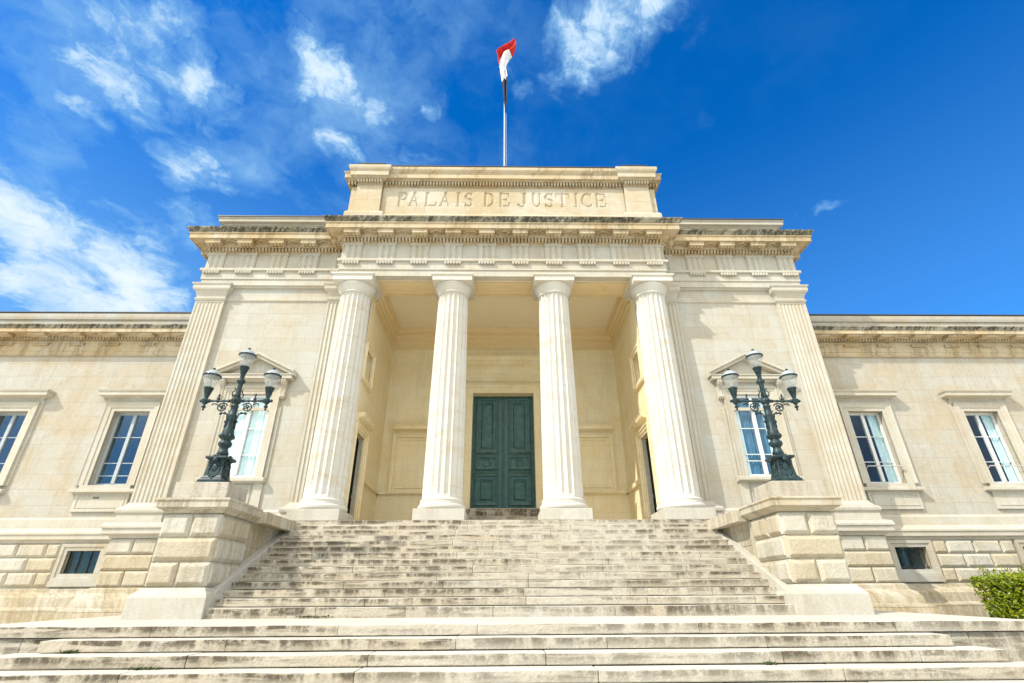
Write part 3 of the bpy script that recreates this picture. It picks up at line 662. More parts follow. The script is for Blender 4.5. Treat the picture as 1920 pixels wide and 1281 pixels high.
sweep(bm, [(-4.82, PY), (4.82, PY)], PP)
n = 76
for i in range(n): u = -4.75+(i+.5)*9.5/n; box(bm, u-.034, u+.034, PY-.125, PY+.02, 15.085, 15.235)
for s in (-1, 1):
    if s < 0: sweep(bm, [(-6.10, 6.8), (-6.10, PY), (-5.84, PY)], PS)
    else: sweep(bm, [(5.84, PY), (6.10, PY), (6.10, 6.8)], PS)
    for i in range(3): u = s*(5.95+.125*i); box(bm, u-.034, u+.034, PY-.125, PY+.02, 15.085, 15.235)
    for i in range(12): box(bm, *sorted((s*6.14, s*6.225)), PY+.1+i*.2, PY+.18+i*.2, 15.085, 15.235)
obj('cornice', bm, MTW, pa)
for s in (-1, 1):
    bm = BM(); x0, x1 = sorted((s*4.83, s*5.86)); yf = 4.05
    hexa(bm, [(x0, yf, 12.75), (x1, yf, 12.75), (x1, 5.3, 12.75), (x0, 5.3, 12.75)], [(x0+.03, yf+.02, 15.25), (x1-.03, yf+.02, 15.25), (x1-.03, 5.3, 15.25), (x0+.03, 5.3, 15.25)])
    path = [(x0+.02, 5.2), (x0+.02, yf), (x1-.02, yf), (x1-.02, 5.2)]
    sweep(bm, path, [(-.05, 12.78), (.24, 12.78), (.24, 13.42), (.20, 13.50), (.06, 13.62), (-.05, 13.66)])
    sweep(bm, path, [(o, z+.006) for o, z in PS[:-3]]+[(.28, 15.56), (.31, 15.58), (.34, 15.66), (.34, 15.78), (-.05, 15.80)])
    box(bm, x0+.02, x1-.02, yf-.12, 5.0, 15.80, 16.03)
    for i in range(9): u = x0+.02+(i+.5)*(x1-x0-.04)/9; box(bm, u-.038, u+.038, yf-.125, yf+.02, 15.09, 15.24)
    obj('pier', bm, MIN, pa)
# carved letters: a finely gridded slab with V-cut strokes
def glyph(ch):
    T, t_ = .098, .05
    def arc(cx, cy, rx, ry, a0, a1, h0, h1=None, n=14):
        q = [(cx+rx*math.cos(R(a0+(a1-a0)*i/n)), cy+ry*math.sin(R(a0+(a1-a0)*i/n))) for i in range(n+1)]
        out = []
        for i in range(n):
            f = (i+.5)/n; hh = h0 if h1 is None else h0+(h1-h0)*math.sin(math.pi*f); out.append((*q[i], *q[i+1], hh))
        return out
    ser = lambda x, y, hw=.15: (x-hw, y, x+hw, y, .036)
    V_ = lambda x: [(x, .03, x, .97, T), ser(x, .03), ser(x, .97)]
    if ch == 'P': return V_(.2)+[(.2, .955, .5, .955, t_), (.2, .47, .5, .47, t_)]+arc(.5, .712, .38, .242, -90, 90, t_, T)
    if ch == 'A': return [(.14, .03, .50, .97, t_), (.50, .97, .86, .03, T), (.27, .36, .72, .36, t_), ser(.14, .03, .13), ser(.86, .03, .13)]
    if ch == 'L': return V_(.2)+[(.2, .035, .92, .035, t_), (.92, .035, .97, .25, t_)]
    if ch == 'I': return [(.5, .03, .5, .97, .098), (.1, .03, .9, .03, .036), (.1, .97, .9, .97, .036)]
    if ch == 'S': return arc(.5, .735, .34, .225, 25, 180, t_, .06)+arc(.5, .735, .34, .225, 180, 270, T)+arc(.5, .265, .36, .245, 90, 0, T)+arc(.5, .265, .38, .235, 0, -160, .05, .06)+[(.82, .83, .84, .98, t_), (.15, .17, .12, .0, t_)]
    if ch == 'D': return V_(.2)+[(.2, .955, .42, .955, t_), (.2, .045, .42, .045, t_)]+arc(.42, .5, .48, .455, -90, 90, t_, T)
    if ch == 'E': return V_(.2)+[(.2, .955, .86, .955, t_), (.2, .5, .7, .5, t_), (.2, .045, .9, .045, t_), (.86, .955, .88, .76, t_), (.9, .045, .95, .26, t_), (.7, .40, .7, .60, t_)]
    if ch == 'J': return [(.66, .20, .66, .97, .085), ser(.66, .97, .22)]+arc(.40, .20, .26, .19, 0, -120, .07, .05)+[(.14, .12, .16, .10, .10)]
    if ch == 'U': return [(.2, .97, .2, .36, T), ser(.2, .97), (.84, .97, .84, .36, t_), ser(.84, .97)]+arc(.52, .36, .32, .33, 180, 360, .06)
    if ch == 'T': return [(.5, .03, .5, .97, T), ser(.5, .03, .17), (.05, .955, .95, .955, t_), (.05, .955, .03, .75, t_), (.95, .955, .97, .75, t_)]
    if ch == 'C': return arc(.55, .5, .46, .47, 45, 315, t_, T, 24)+[(.88, .80, .90, .98, t_), (.87, .17, .90, .03, t_)]
LET = [('P', -4.21, -3.80), ('A', -3.78, -3.32), ('L', -3.14, -2.66), ('A', -2.57, -2.08), ('I', -1.91, -1.68), ('S', -1.56, -1.22), ('D', -.80, -.37), ('E', -.19, .25),
       ('J', .53, .98), ('U', 1.12, 1.50), ('S', 1.62, 2.0), ('T', 2.08, 2.64), ('I', 2.79, 3.03), ('C', 3.12, 3.54), ('E', 3.66, 4.11)]
LH, LZ = .70, 14.08
gx = np.arange(-4.83, 4.8301, .0138); gz = np.concatenate([[13.55], np.arange(13.98, 14.90, .0138), [15.06]])
GX, GZ = np.meshgrid(gx, gz); dep = np.zeros_like(GX)
for ch, l, r in LET:
    m_ = (GX > l-.12) & (GX < r+.12); X_ = GX[m_]; Z_ = GZ[m_]; best = np.full(X_.shape, -1.0)
    for (xa, ya, xb, yb, hw) in glyph(ch):
        ax, ay, bx_, by = l+(r-l)*xa, LZ+LH*ya, l+(r-l)*xb, LZ+LH*yb; dx, dy = bx_-ax, by-ay
        t_ = np.clip(((X_-ax)*dx+(Z_-ay)*dy)/(dx*dx+dy*dy+1e-12), 0, 1); d = np.hypot(X_-ax-t_*dx, Z_-ay-t_*dy)
        best = np.maximum(best, hw*LH-d)
    dep[m_] = np.maximum(dep[m_], np.clip(best*1.3, 0, .05))
ny, nx = GX.shape; co = np.stack([GX, PY+dep, GZ], -1).reshape(-1, 3)
idx = np.arange(nx*ny).reshape(ny, nx); fc = np.stack([idx[:-1, :-1], idx[:-1, 1:], idx[1:, 1:], idx[1:, :-1]], -1).reshape(-1, 4)
me = bpy.data.meshes.new('inscription'); me.from_pydata(co.tolist(), [], fc.tolist()); me.materials.append(MIN)
o = bpy.data.objects.new('inscription', me); C.objects.link(o); o.parent = pa; o['label'] = 'carved name panel reading PALAIS DE JUSTICE'

# roofs and attic of the block
bm = BM(); box(bm, -4.82, 4.82, 3.86, 6.7, 15.862, 15.90)
for s in (-1, 1): x0, x1 = sorted((s*4.80, s*5.89)); box(bm, x0, x1, 3.90, 5.03, 16.032, 16.06)
for s in (-1, 1): x0, x1 = sorted((s*6.13, s*11.18)); box(bm, x0, x1, 4.37, 14, 13.645, 13.69)
box(bm, -6.1, 6.1, 6.7, 14, 15.0, 15.04)
obj('roof', bm, MZINC, CH)
for s in (-1, 1):
    bm = BM(); x0, x1 = sorted((s*6.12, s*10.95)); box(bm, x0, x1, 4.62, 14.0, 12.75, 13.48)
    pth_ = [(-10.95, 14), (-10.95, 4.62), (-6.12, 4.62)] if s < 0 else [(6.12, 4.62), (10.95, 4.62), (10.95, 14)]
    sweep(bm, pth_, [(-.05, 13.36), (.03, 13.36), (.05, 13.42), (.18, 13.45), (.18, 13.58), (.22, 13.60), (.22, 13.64), (-.05, 13.642)]); obj('attic', bm, MT, CH)
bm = BM(); box(bm, -11.1, 11.1, 14, 14.2, -1.2, 13.6); box(bm, -6.1, 6.1, 9.6, 13.99, 12.7, 14.98); obj('wall', bm, MW, CH)

# block base below the pilasters
def rustic(bm, mp, a0, a1, b0, b1, rows, h=.07, c=.055, g=.02):
    """rows of joints: list of lists of dividing positions as fractions"""
    n = len(rows); bh = (b1-b0)/n
    for i, cuts in enumerate(rows):
        e = [0]+cuts+[1]
        for f0, f1 in zip(e, e[1:]):
            pillow(bm, mp, a0+(a1-a0)*f0+g/2, a0+(a1-a0)*f1-g/2, b1-(i+1)*bh+g/2, b1-i*bh-g/2, h, c)
for s in (-1, 1):
    bm = BM(); x0, x1 = sorted((s*9.88, s*11.30)); y0 = 4.56
    box(bm, x0+.02, x1-.02, y0+.012, 5.9, .58, 1.875)
    rustic(bm, XZ(y0), x0, x1, .60, 1.87, [[.5], [], [.5]])
    rustic(bm, YZ(s*11.285, s), y0, 5.85, .60, 1.87, [[.5], [], [.5]]); obj('rusticated_pier', bm, MRU, CH, bevel=.006)
    bm = BM(); path = [(-11.30, 5.9), (-11.30, y0), (-9.88, y0), (-9.88, 4.9)] if s < 0 else [(9.88, 4.9), (9.88, y0), (11.30, y0), (11.30, 5.9)]
    sweep(bm, path, [(-.25, 1.872), (.03, 1.872), (.05, 1.93), (.12, 1.97), (.20, 1.98), (.20, 2.12), (.24, 2.135), (.24, 2.19), (.20, 2.28), (-.25, 2.282)]); obj('cap_slab', bm, MPL, CH, bevel=.006)
    bm = BM(); sweep(bm, path, [(-.25, -1.2), (.46, -1.2), (.46, .02), (.43, .08), (.33, .09), (.31, .25), (.24, .38), (.13, .45), (.11, .56), (.06, .597), (-.25, .597)]); obj('base', bm, MBA, CH, 30, bevel=.008)
    bm = BM(); x0, x1 = sorted((s*6.0, s*9.9)); box(bm, x0, x1, 4.70, 5.0, -1.2, 2.282); obj('wall_base', bm, MBA, CH)

# ------------------------------------------------------------------ wings
WY = 5.90; WX0, WX1 = 11.0, 34.0
wcx = [12.95+4.2*i for i in range(5)]
for s in (-1, 1):
    a0, a1 = sorted((s*WX0, s*WX1)); mp = XZ(WY)
    holes = [(s*c-.62, s*c+.62, 3.62, 6.16) for c in wcx]
    bm = BM(); holed(bm, a0, a1, 2.10, 8.34, holes, mp, .36); box(bm, a0, a1, 14.0, 14.2, -1.2, 9.4); obj('wing_wall', bm, MWG, CH)
    path = [(a0, WY), (a1, WY)]
    bm = BM(); sweep(bm, path, [(-.02, 8.30), (.06, 8.30), (.08, 8.335), (.04, 8.35), (.04, 8.48), (.06, 8.49), (.06, 8.80), (.10, 8.815), (.10, 8.86), (-.02, 8.86)])
    gc = [x for x in np.arange(11.95, 33.5, 1.295)]
    fm = fmap((a0, WY), (1, 0), (0, -1))
    for x in gc: guttae(bm, fm, s*x-a0, 8.81, .56, .06, .125, 6, .06)
    obj('architrave', bm, MTW, CH)
    bm = BM(); sweep(bm, path, [(-.02, 8.863), (.08, 8.863), (.07, 8.90), (.07, 9.0), (.20, 9.01), (.21, 9.07), (.50, 9.07), (.50, 9.045), (.53, 9.045), (.53, 9.16), (.55, 9.18), (-.02, 9.18)])
    cornice_detail(bm, fm, 23.0, [s*x-a0 for x in gc], 0, .20, .20, .46, 8.90, 8.995, 8.97, 9.07, .62, .115, False)
    cw = obj('cornice', bm, MTW, CH)
    bm = BM(); sweep(bm, path, [(-.02, 9.182), (.54, 9.182), (.56, 9.22), (.565, 9.26), (.60, 9.30), (.60, 9.335), (-.02, 9.36)]); obj('gutter_moulding', bm, MLI, cw)
    bm = BM(); sweep(bm, path, [(-.3, 9.34), (.20, 9.34), (.20, 9.70), (.25, 9.72), (.27, 9.82), (.27, 9.96), (.22, 9.985), (-.3, 9.99)]); obj('blocking_course', bm, MWG, CH)
    bm = BM(); box(bm, a0, a1, WY-.29, 14.2, 9.992, 10.03); obj('roof', bm, MZINC, CH)
    # windows
    for c in wcx:
        wn = part('window'); l, r = s*c-.62, s*c+.62
        if s < 0: sash(wn, mp, l, r, 3.62, 6.16, [3.98, 4.40, 5.29], .25, MFRAMEG, MGL, .025)
        else: sash(wn, mp, l, r, 3.62, 6.16, [4.40, 5.29], .25, MFRAME, MGLD, .025, curtain=[(0, .09), (.72, 1)])
        bm = BM(); sweep(bm, surround_path(l, r, 3.62, 6.16), [(0, -.02), (0, .05), (.12, .055), (.13, .08), (.26, .09), (.30, .12), (.31, .12), (.31, -.02)], mp)
        sweep(bm, surround_path(l-.31, r+.31, 3.62, 6.47), [(.002, -.02), (.002, .035), (.09, .035), (.09, -.02)], mp); obj('surround', bm, MT, wn)
        bm = BM(); sweep(bm, [(s*c-.93, WY+.01), (s*c-.93, WY), (s*c+.93, WY), (s*c+.93, WY+.01)], [(-.01, 6.56), (.04, 6.56), (.05, 6.62), (.16, 6.66), (.28, 6.68), (.28, 6.80), (.31, 6.82), (.33, 6.88), (.30, 6.90), (-.01, 6.96)]); obj('hood', bm, MT, wn)
        bm = BM(); sweep(bm, [(s*c-.84, WY+.01), (s*c-.84, WY), (s*c+.84, WY), (s*c+.84, WY+.01)], [(-.36, 3.36), (.08, 3.36), (.12, 3.39), (.19, 3.40), (.19, 3.47), (.17, 3.48), (.14, 3.52), (.0, 3.60), (-.36, 3.63)] if False else [(-.01, 3.36), (.08, 3.36), (.12, 3.385), (.20, 3.39), (.20, 3.475), (.17, 3.49), (-.01, 3.53)])
        box(bm, l-.2, r+.2, WY-.10, WY+.36, 3.50, 3.622)
        box(bm, s*c-.86, s*c+.86, WY-.07, WY+.02, 2.80, 3.365); frame(bm, s*c-.74, s*c+.74, 2.93, 3.26, [(0, .06), (0, .085), (.02, .085), (.03, .06)], mp); obj('sill', bm, MT, wn)
        if s > 0:
            bm = BM(); z = 4.19; y = WY-.13
            tube(bm, [(l+.02, y, z), (r-.02, y, z)], .018); tube(bm, [(r-.02, y, z), (r-.02, y+.02, z-.10), (r-.02, y+.10, z-.15), (r-.02, WY+.02, z-.12)], .014); tube(bm, [(l+.02, y, z), (l+.02, WY+.02, z-.1)], .014); obj('guard_rail', bm, MRAIL, wn)
    # base of the wing
    bm = BM(); sweep(bm, path, [(-.02, 1.86), (.14, 1.86), (.16, 1.92), (.25, 1.96), (.25, 2.09), (.28, 2.10), (.28, 2.15), (.20, 2.17), (.10, 2.26), (.06, 2.30), (.06, 2.56), (.03, 2.62), (-.02, 2.63)]); obj('water_table', bm, MT, CH)
    bm = BM(); sweep(bm, path, [(-.02, -1.2), (.52, -1.2), (.52, .05), (.46, .10), (.40, .11), (.38, .36), (.30, .46), (.20, .50), (.18, .60), (-.02, .62)]); obj('wing_base', bm, MBA, CH, bevel=.008)
    bm = BM(); edges = []
    vc = [12.83+4.1*i for i in range(5)]
    segs = []; x = 11.32
    for c in vc: segs.append((x, c-.74)); x = c+.74
    segs.append((x, 33.9))
    ym = WY-.12; face = BM()
    hol = [(*sorted((s*(c-.50), s*(c+.50))), 1.0, 1.64) for c in vc]
    holed(bm, a0, a1, .60, 1.868, hol, XZ(WY-.115), .40 if s > 0 else .14)
    for (p, q) in segs:
        if q-p < .3: continue
        b0_, b1_ = sorted((s*p, s*q)); L_ = b1_-b0_; nb = max(2, round(L_/.83))
        r1 = [i/nb for i in range(1, nb)]; r2 = [(i+.5)/nb for i in range(nb)] if L_ > 1 else []
        rustic(bm, XZ(ym), b0_, b1_, .64, 1.85, [r2, r1, r2], .07, .065)
    obj('rusticated_wall', bm, MRU, CH, bevel=.005)
    for i, c in enumerate(vc):
        wn = part('basement_window'); l, r = s*c-.50, s*c+.50; mb = XZ(WY-.115)
        bm = BM(); frame(bm, l, r, 1.0, 1.64, [(0, -.02), (0, .05), (.10, .06), (.11, .085), (.20, .09), (.20, -.02)], mb)
        box(bm, l-.22, r+.22, WY-.115-.10, WY-.10, .65, .80); obj('surround', bm, MWG, wn)
        bm = BM(); bm.faces.new([bm.verts.new(mb(a, b, -.30 if s > 0 else -.12)) for a, b in rect(l, r, 1.0, 1.64)]); obj('pane', bm, MGLD, wn)
        bm = BM()
        if s < 0:
            for q in (.02, .33, .66, .98): box(bm, l+q*1.0-.012, l+q*1.0+.012, WY-.04, WY-.012, 1.0, 1.64)
        else:
            for q in range(9): tube(bm, [(l+.06+q*.11, WY-.04, 1.0), (l+.06+q*.11, WY-.04, 1.62)], .009, 6)
            for z in (1.05, 1.09, 1.56): tube(bm, [(l, WY-.045, z), (r, WY-.045, z)], .011, 6)
            box(bm, l+.28, l+.36, WY+.12, WY+.16, 1.0, 1.64); box(bm, l+.62, l+.70, WY+.12, WY+.16, 1.0, 1.64)
        obj('grille', bm, MIRON, wn)
bm = BM(); box(bm, -13.22, -13.02, WY-.078, WY-.06, 3.20, 3.27); obj('vent', bm, simple('vent_metal', (.12, .10, .08)), CH)

# ------------------------------------------------------------------ pedestals either side of the stairs
def pedestal(s, label):
    pd = thing('stone_pedestal', label, 'pedestal', 'pedestals flanking the stairs')
    def bx(bm, x0, x1, *r): box(bm, *sorted((s*x0, s*x1)), *r)
    x0, x1, yf, yb = 5.93, 7.05, .10, 1.40
    bm = BM(); bx(bm, x0, x1, yf, yb, .5, 1.92)
    a0, a1 = sorted((s*x0, s*x1)); fr = .06
    rustic(bm, XZ(yf), a0-fr, a1+fr, .53, 1.91, [[.5], [], [.47]], .08, .075)
    for X, sg in ((s*x0, -s), (s*x1, s)): rustic(bm, YZ(X, sg), yf-.05, yb, .53, 1.91, [[.45], [], [.5]], .08, .075)
    obj('body', bm, MRU, pd, bevel=.008)
    outer = lambda p, q: [(p, q)]
    def path(xi, xo, y0, y1):
        pts = [(xo, y1), (xo, y0), (xi, y0), (xi, y1)]
        pts = [(s*a, b) for a, b in pts]
        return pts if s < 0 else pts[::-1]
    bm = BM(); sweep(bm, path(x0, x1, .10, 3.7), [(-.3, -1.1), (.20, -1.1), (.20, .34), (.17, .40), (.10, .46), (.07, .515), (-.3, .515)]); obj('base', bm, MPL, pd, bevel=.012, bseg=2)
    CAP = [(-.3, 1.925), (.02, 1.925), (.05, 1.95), (.10, 1.99), (.15, 2.0), (.15, 2.02), (.19, 2.025), (.19, 2.155), (.215, 2.165), (.215, 2.20), (.20, 2.215), (-.3, 2.235)]
    bm = BM(); pc = path(x0, x1, .10, 1.52); sweep(bm, pc, CAP); bx(bm, x0+.25, x1-.25, .35, 1.53, 1.93, 2.234); obj('cap', bm, MSPT, pd, bevel=.006)
    COP = [(-.3, 1.90), (.0, 1.90), (.04, 1.93), (.08, 1.95), (.12, 1.965), (.12, 1.975), (.16, 1.98), (.16, 2.10), (.185, 2.11), (.185, 2.145), (-.3, 2.165)]
    bm = BM()
    pts = [(s*x0, 1.522), (s*x0, 4.02)]; sweep(bm, pts if s > 0 else pts[::-1], COP, side=-1 if s > 0 else -1) if False else None
    # coping along the inner and outer edge of the cheek wall
    inner = [(s*x0, 1.523), (s*x0, 3.78)] if s < 0 else [(s*x0, 3.78), (s*x0, 1.523)]
    sweep(bm, inner, [(o_*(1 if True else -1), z) for o_, z in COP], side=-1)
    outr = [(s*x1, 3.78), (s*x1, 1.523)] if s < 0 else [(s*x1, 1.523), (s*x1, 3.78)]
    sweep(bm, outr, COP, side=-1)
    bx(bm, x0+.2, x1-.2, 1.523, 3.78, 1.91, 2.163); obj('coping', bm, MSPT, pd, bevel=.006)
    bm = BM(); bx(bm, x0+.02, x1-.02, 1.38, 4.35, .4, 1.905)
    mp = YZ(s*(x0+.02), -s); frame(bm, 1.75, 3.0, 1.42, 1.72, [(0, -.01), (0, .012), (.03, .012), (.03, -.01)], mp); obj('cheek_wall', bm, MBA, pd)
    # sloping skirting beside the steps
    bm = BM(); pr = [(.10, -.02), (.10, .34), (.55, .60), (3.55, 2.02), (3.60, 1.90), (3.60, -.02)]
    L = [bm.verts.new((s*5.76, y, z)) for y, z in pr]; Rr = [bm.verts.new((s*6.0, y, z)) for y, z in pr]; n = len(pr)
    for i in range(n): j = (i+1) % n; bm.faces.new([L[i], L[j], Rr[j], Rr[i]])
    bm.faces.new(L); bm.faces.new(Rr); obj('skirting', bm, MPL, pd, bevel=.01)
    bm = BM(); bx(bm, 5.94, 7.09, .12, 1.02, 2.21, 2.58); obj('plinth_block', bm, MSP, pd, bevel=.015, bseg=2)
pedestal(-1, 'rusticated stone pedestal left of the steps, its inner side in shade')
pedestal(1, 'rusticated stone pedestal right of the steps, its inner side sunlit')

# ------------------------------------------------------------------ street lamps
lathe0 = lathe
def lamp():
    lathe = lathe0
    root = thing('street_lamp', '', 'street lamp', 'three-armed lamps on the pedestals')
    def sq(prof, bm, n=4):
        rg = []
        for r, z in prof: rg.append([bm.verts.new((x*r, y*r, z)) for x, y in ((-1, -1), (1, -1), (1, 1), (-1, 1))])
        for a, b in zip(rg, rg[1:]):
            for i in range(4): j = (i+1) % 4; bm.faces.new([a[i], a[j], b[j], b[i]])
        bm.faces.new(rg[0]); bm.faces.new(rg[-1])
    bm = BM(); sq([(.285, .0), (.285, .035), (.265, .04), (.27, .09), (.245, .10), (.235, .13), (.215, .15), (.20, .19), (.165, .50), (.165, .53), (.19, .55), (.235, .575), (.24, .60), (.235, .625), (.18, .64), (.12, .66)], bm)
    base = obj('base', bm, MIRON, root, bevel=.006)
    bm = BM()                                           # shield, garland and mask on the front, plain shields on the sides
    for ang in (0, 90, 180, 270):
        q = BM(); ball(q, (0, -.185, .36), .08, .85, .28, 1.15, 14)
        gar = [(.135*math.sin(t_)*(.85+.15*math.cos(t_)), -.20-.01*math.cos(3*t_), .33-.165*math.cos(t_)) for t_ in np.linspace(-2.5, 2.5, 19)]
        for i, g in enumerate(gar): ball(q, (g[0], g[1]+.16*(g[2]-.25)*.6, g[2]), .018+.005*(i % 2), 1, .8, 1, 7)
        for sx_ in (-1, 1): tube(q, [(sx_*.04, -.185, .46), (sx_*.09, -.18, .49), (sx_*.13, -.185, .46), (sx_*.12, -.195, .42), (sx_*.09, -.195, .43)], [.016, .018, .016, .012, .008], 6)
        ball(q, (0, -.225, .545), .055, 1.1, .8, 1, 10); ball(q, (0, -.26, .53), .022, 1, 1, 1.3, 7)
        for a_ in (-60, -30, 0, 30, 60): ball(q, (.10*math.sin(R(a_)), -.205, .56+.085*math.cos(R(a_))), .03, .8, .6, 1.2, 7)
        tube(q, [(0, -.225, .17), (.02, -.23, .12), (0, -.26, .07)], [.02, .028, .012], 6)
        bmesh.ops.rotate(q, verts=q.verts[:], cent=(0, 0, 0), matrix=Matrix.Rotation(R(ang), 3, 'Z'))
        tmp = bpy.data.meshes.new('t'); q.to_mesh(tmp); q.free(); bm.from_mesh(tmp); bpy.data.meshes.remove(tmp)
    obj('ornament', bm, MIRON, base, 60)
    bm = BM()
    lathe(bm, [(.10, .64), (.115, .68), (.13, .72), (.105, .78), (.085, .84), (.095, .87), (.135, .90), (.15, .945), (.14, .99), (.105, 1.02), (.10, 1.04), (.135, 1.08), (.145, 1.13), (.135, 1.2), (.118, 1.3), (.112, 1.33), (.105, 1.34), (.092, 1.62), (.10, 1.635), (.10, 1.66), (.082, 1.675), (.078, 1.86), (.088, 1.87), (.088, 1.89), (.07, 1.91), (.07, 1.94)], 20)
    for i in range(10):
        a = 2*math.pi*i/10; tube(bm, [(.118*math.cos(a), .118*math.sin(a), 1.33), (.097*math.cos(a), .097*math.sin(a), 1.61)], .012, 5)
        ball(bm, (.138*math.cos(a), .138*math.sin(a), 1.13), .036, 1, 1, 1.5, 7)
    ball(bm, (0, 0, 2.02), .115, 1, 1, .95, 12)
    for a in range(4):
        c, s_ = math.cos(a*math.pi/2), math.sin(a*math.pi/2); ball(bm, (.10*c, .10*s_, 2.02), .05, 1, 1, 1, 8)
    lathe(bm, [(.06, 2.10), (.075, 2.13), (.062, 2.18), (.054, 2.45), (.06, 2.47), (.095, 2.50), (.105, 2.53), (.095, 2.56), (.055, 2.58), (.05, 2.62), (.055, 2.66)], 16)
    for a in range(4):
        c, s_ = math.cos(a*math.pi/2+.78), math.sin(a*math.pi/2+.78)
        tube(bm, [(.06*c, .06*s_, 2.1), (.12*c, .12*s_, 2.14), (.13*c, .13*s_, 2.20), (.07*c, .07*s_, 2.29), (.10*c, .10*s_, 2.34)], .014, 5)
    obj('post', bm, MIRON, root, 50)
    for s in (-1, 1):
        bm = BM(); z = 2.02
        tube(bm, [(s*.09, 0, z), (s*.84, 0, z)], .026, 8)
        for x, r in ((.17, .042), (.30, .036), (.44, .046), (.58, .034), (.66, .05), (.84, .04)): ball(bm, (s*x, 0, z), r, 1.1, 1, 1, 9)
        lathe(bm, [(.02, z), (.045, z+.05), (.02, z+.08), (.014, z+.12), (.03, z+.14), (.004, z+.20)], 8, s*.44, 0)
        lathe(bm, [(.004, z-.25), (.03, z-.215), (.018, z-.19), (.055, z-.15), (.03, z-.12), (.02, z-.10), (.06, z-.06), (.08, z-.01), (.085, z+.03), (.05, z+.06), (.035, z+.09)], 12, s*.745, 0)
        sp = [(s*(.30-.0+.13*math.cos(t_)*(.35+.65*t_/9)), 0, z-.17+.12*math.sin(t_)*(.35+.65*t_/9)) for t_ in np.linspace(0, 9, 34)]
        tube(bm, sp, .017, 6); tube(bm, [(s*.30, 0, z-.30), (s*.14, 0, z-.33), (s*.12, 0, z-.43), (s*.085, 0, z-.52), (s*.14, 0, z-.50)], .02, 6)
        tube(bm, [(s*.42, 0, z-.10), (s*.50, 0, z-.07), (s*.55, 0, z-.08), (s*.56, 0, z-.11)], .016, 6)
        for q in ((.30, -.17), (.13, -.53), (.20, -.31)): ball(bm, (s*q[0], 0, z+q[1]), .033, 1, 1, 1, 8)
        for k in range(4): a = k*math.pi/2+.4; tube(bm, [(s*.30, 0, z-.17), (s*(.30+.11*math.cos(a)), 0, z-.17+.11*math.sin(a))], .012, 5)
        lathe(bm, [(.004, z-.36), (.035, z-.33), (.01, z-.29)], 8, s*.30, 0)
        obj('arm', bm, MIRON, root, 50)
    for (x, z) in ((-.745, 2.10), (.745, 2.10), (0, 2.66)):
        ln = bpy.data.objects.new('lantern', None); C.objects.link(ln); ln.parent = root
        kk = .87
        def lathe(bm_, prof, n, x_, y_, **kw): lathe0(bm_, [(r*kk, z+(q-z)*.91) for r, q in prof], n, x_, y_, **kw)
        bm = BM(); lathe(bm, [(.045, z), (.06, z+.02), (.055, z+.05), (.075, z+.11), (.115, z+.25), (.13, z+.265), (.13, z+.285), (.10, z+.29)], 16, x, 0); 
        for i in range(6):
            a = math.pi*i/3; tube(bm, [(x+.054*math.cos(a), .054*math.sin(a), z+.05), (x+.11*math.cos(a), .11*math.sin(a), z+.25)], .008, 4)
        obj('cup', bm, MIRON, ln, 50)
        bm = BM(); lathe(bm, [(.10, z+.29), (.125, z+.30), (.165, z+.40), (.205, z+.53), (.222, z+.60), (.215, z+.61)], 24, x, 0, cap=False); obj('glass', bm, MGLOBE, ln, 60)
        bm = BM(); lathe(bm, [(.012, z+.30), (.035, z+.36), (.04, z+.46), (.02, z+.54), (.012, z+.60)], 10, x, 0); obj('bulb', bm, MDOME, ln, 60)
        bm = BM(); lathe(bm, [(.215, z+.61), (.24, z+.615), (.243, z+.645), (.20, z+.655)], 24, x, 0); lathe(bm, [(.045, z+.80), (.06, z+.815), (.03, z+.83), (.042, z+.85), (.015, z+.875), (.003, z+.88)], 10, x, 0); obj('rim', bm, MIRON, ln, 50)
        bm = BM(); lathe(bm, [(.22, z+.63), (.215, z+.655), (.20, z+.69), (.175, z+.725), (.13, z+.765), (.085, z+.795), (.05, z+.81), (.03, z+.812)], 24, x, 0); obj('dome', bm, MDOME, ln, 60)
    return root
L0 = lamp(); L0.location = (-6.49, .56, 2.582); L0['label'] = 'dark iron three-lantern street lamp on the left pedestal, before the white-curtained window'
def dup(o, parent=None):
    c = o.copy(); C.objects.link(c); c.parent = parent
    for ch in o.children: dup(ch, c)
    return c
L1 = dup(L0); L1.location = (6.49, .56, 2.582); L1['label'] = 'dark iron three-lantern street lamp on the right pedestal, before the blue-blinded window'

# ------------------------------------------------------------------ flag
fp = thing('flagpole', 'thin pale metal flagpole rising from the roof behind the carved parapet', 'flagpole')
FY = 7.0
bm = BM(); tube(bm, [(.03, FY, 15.03), (.03, FY, 26.3)], [.05, .035], 10); ball(bm, (.03, FY, 26.35), .06); obj('pole', bm, MPOLE, fp, 50)
bm = BM(); tube(bm, [(.14, FY-.02, 16), (.11, FY-.02, 22.9)], .012, 5); obj('halyard', bm, MPOLE, fp)
fl = thing('flag', 'blue, white and red tricolour flag twisted by the wind at the top of the pole', 'flag')
def pz(py): return 22.93-(py-213)*.0455
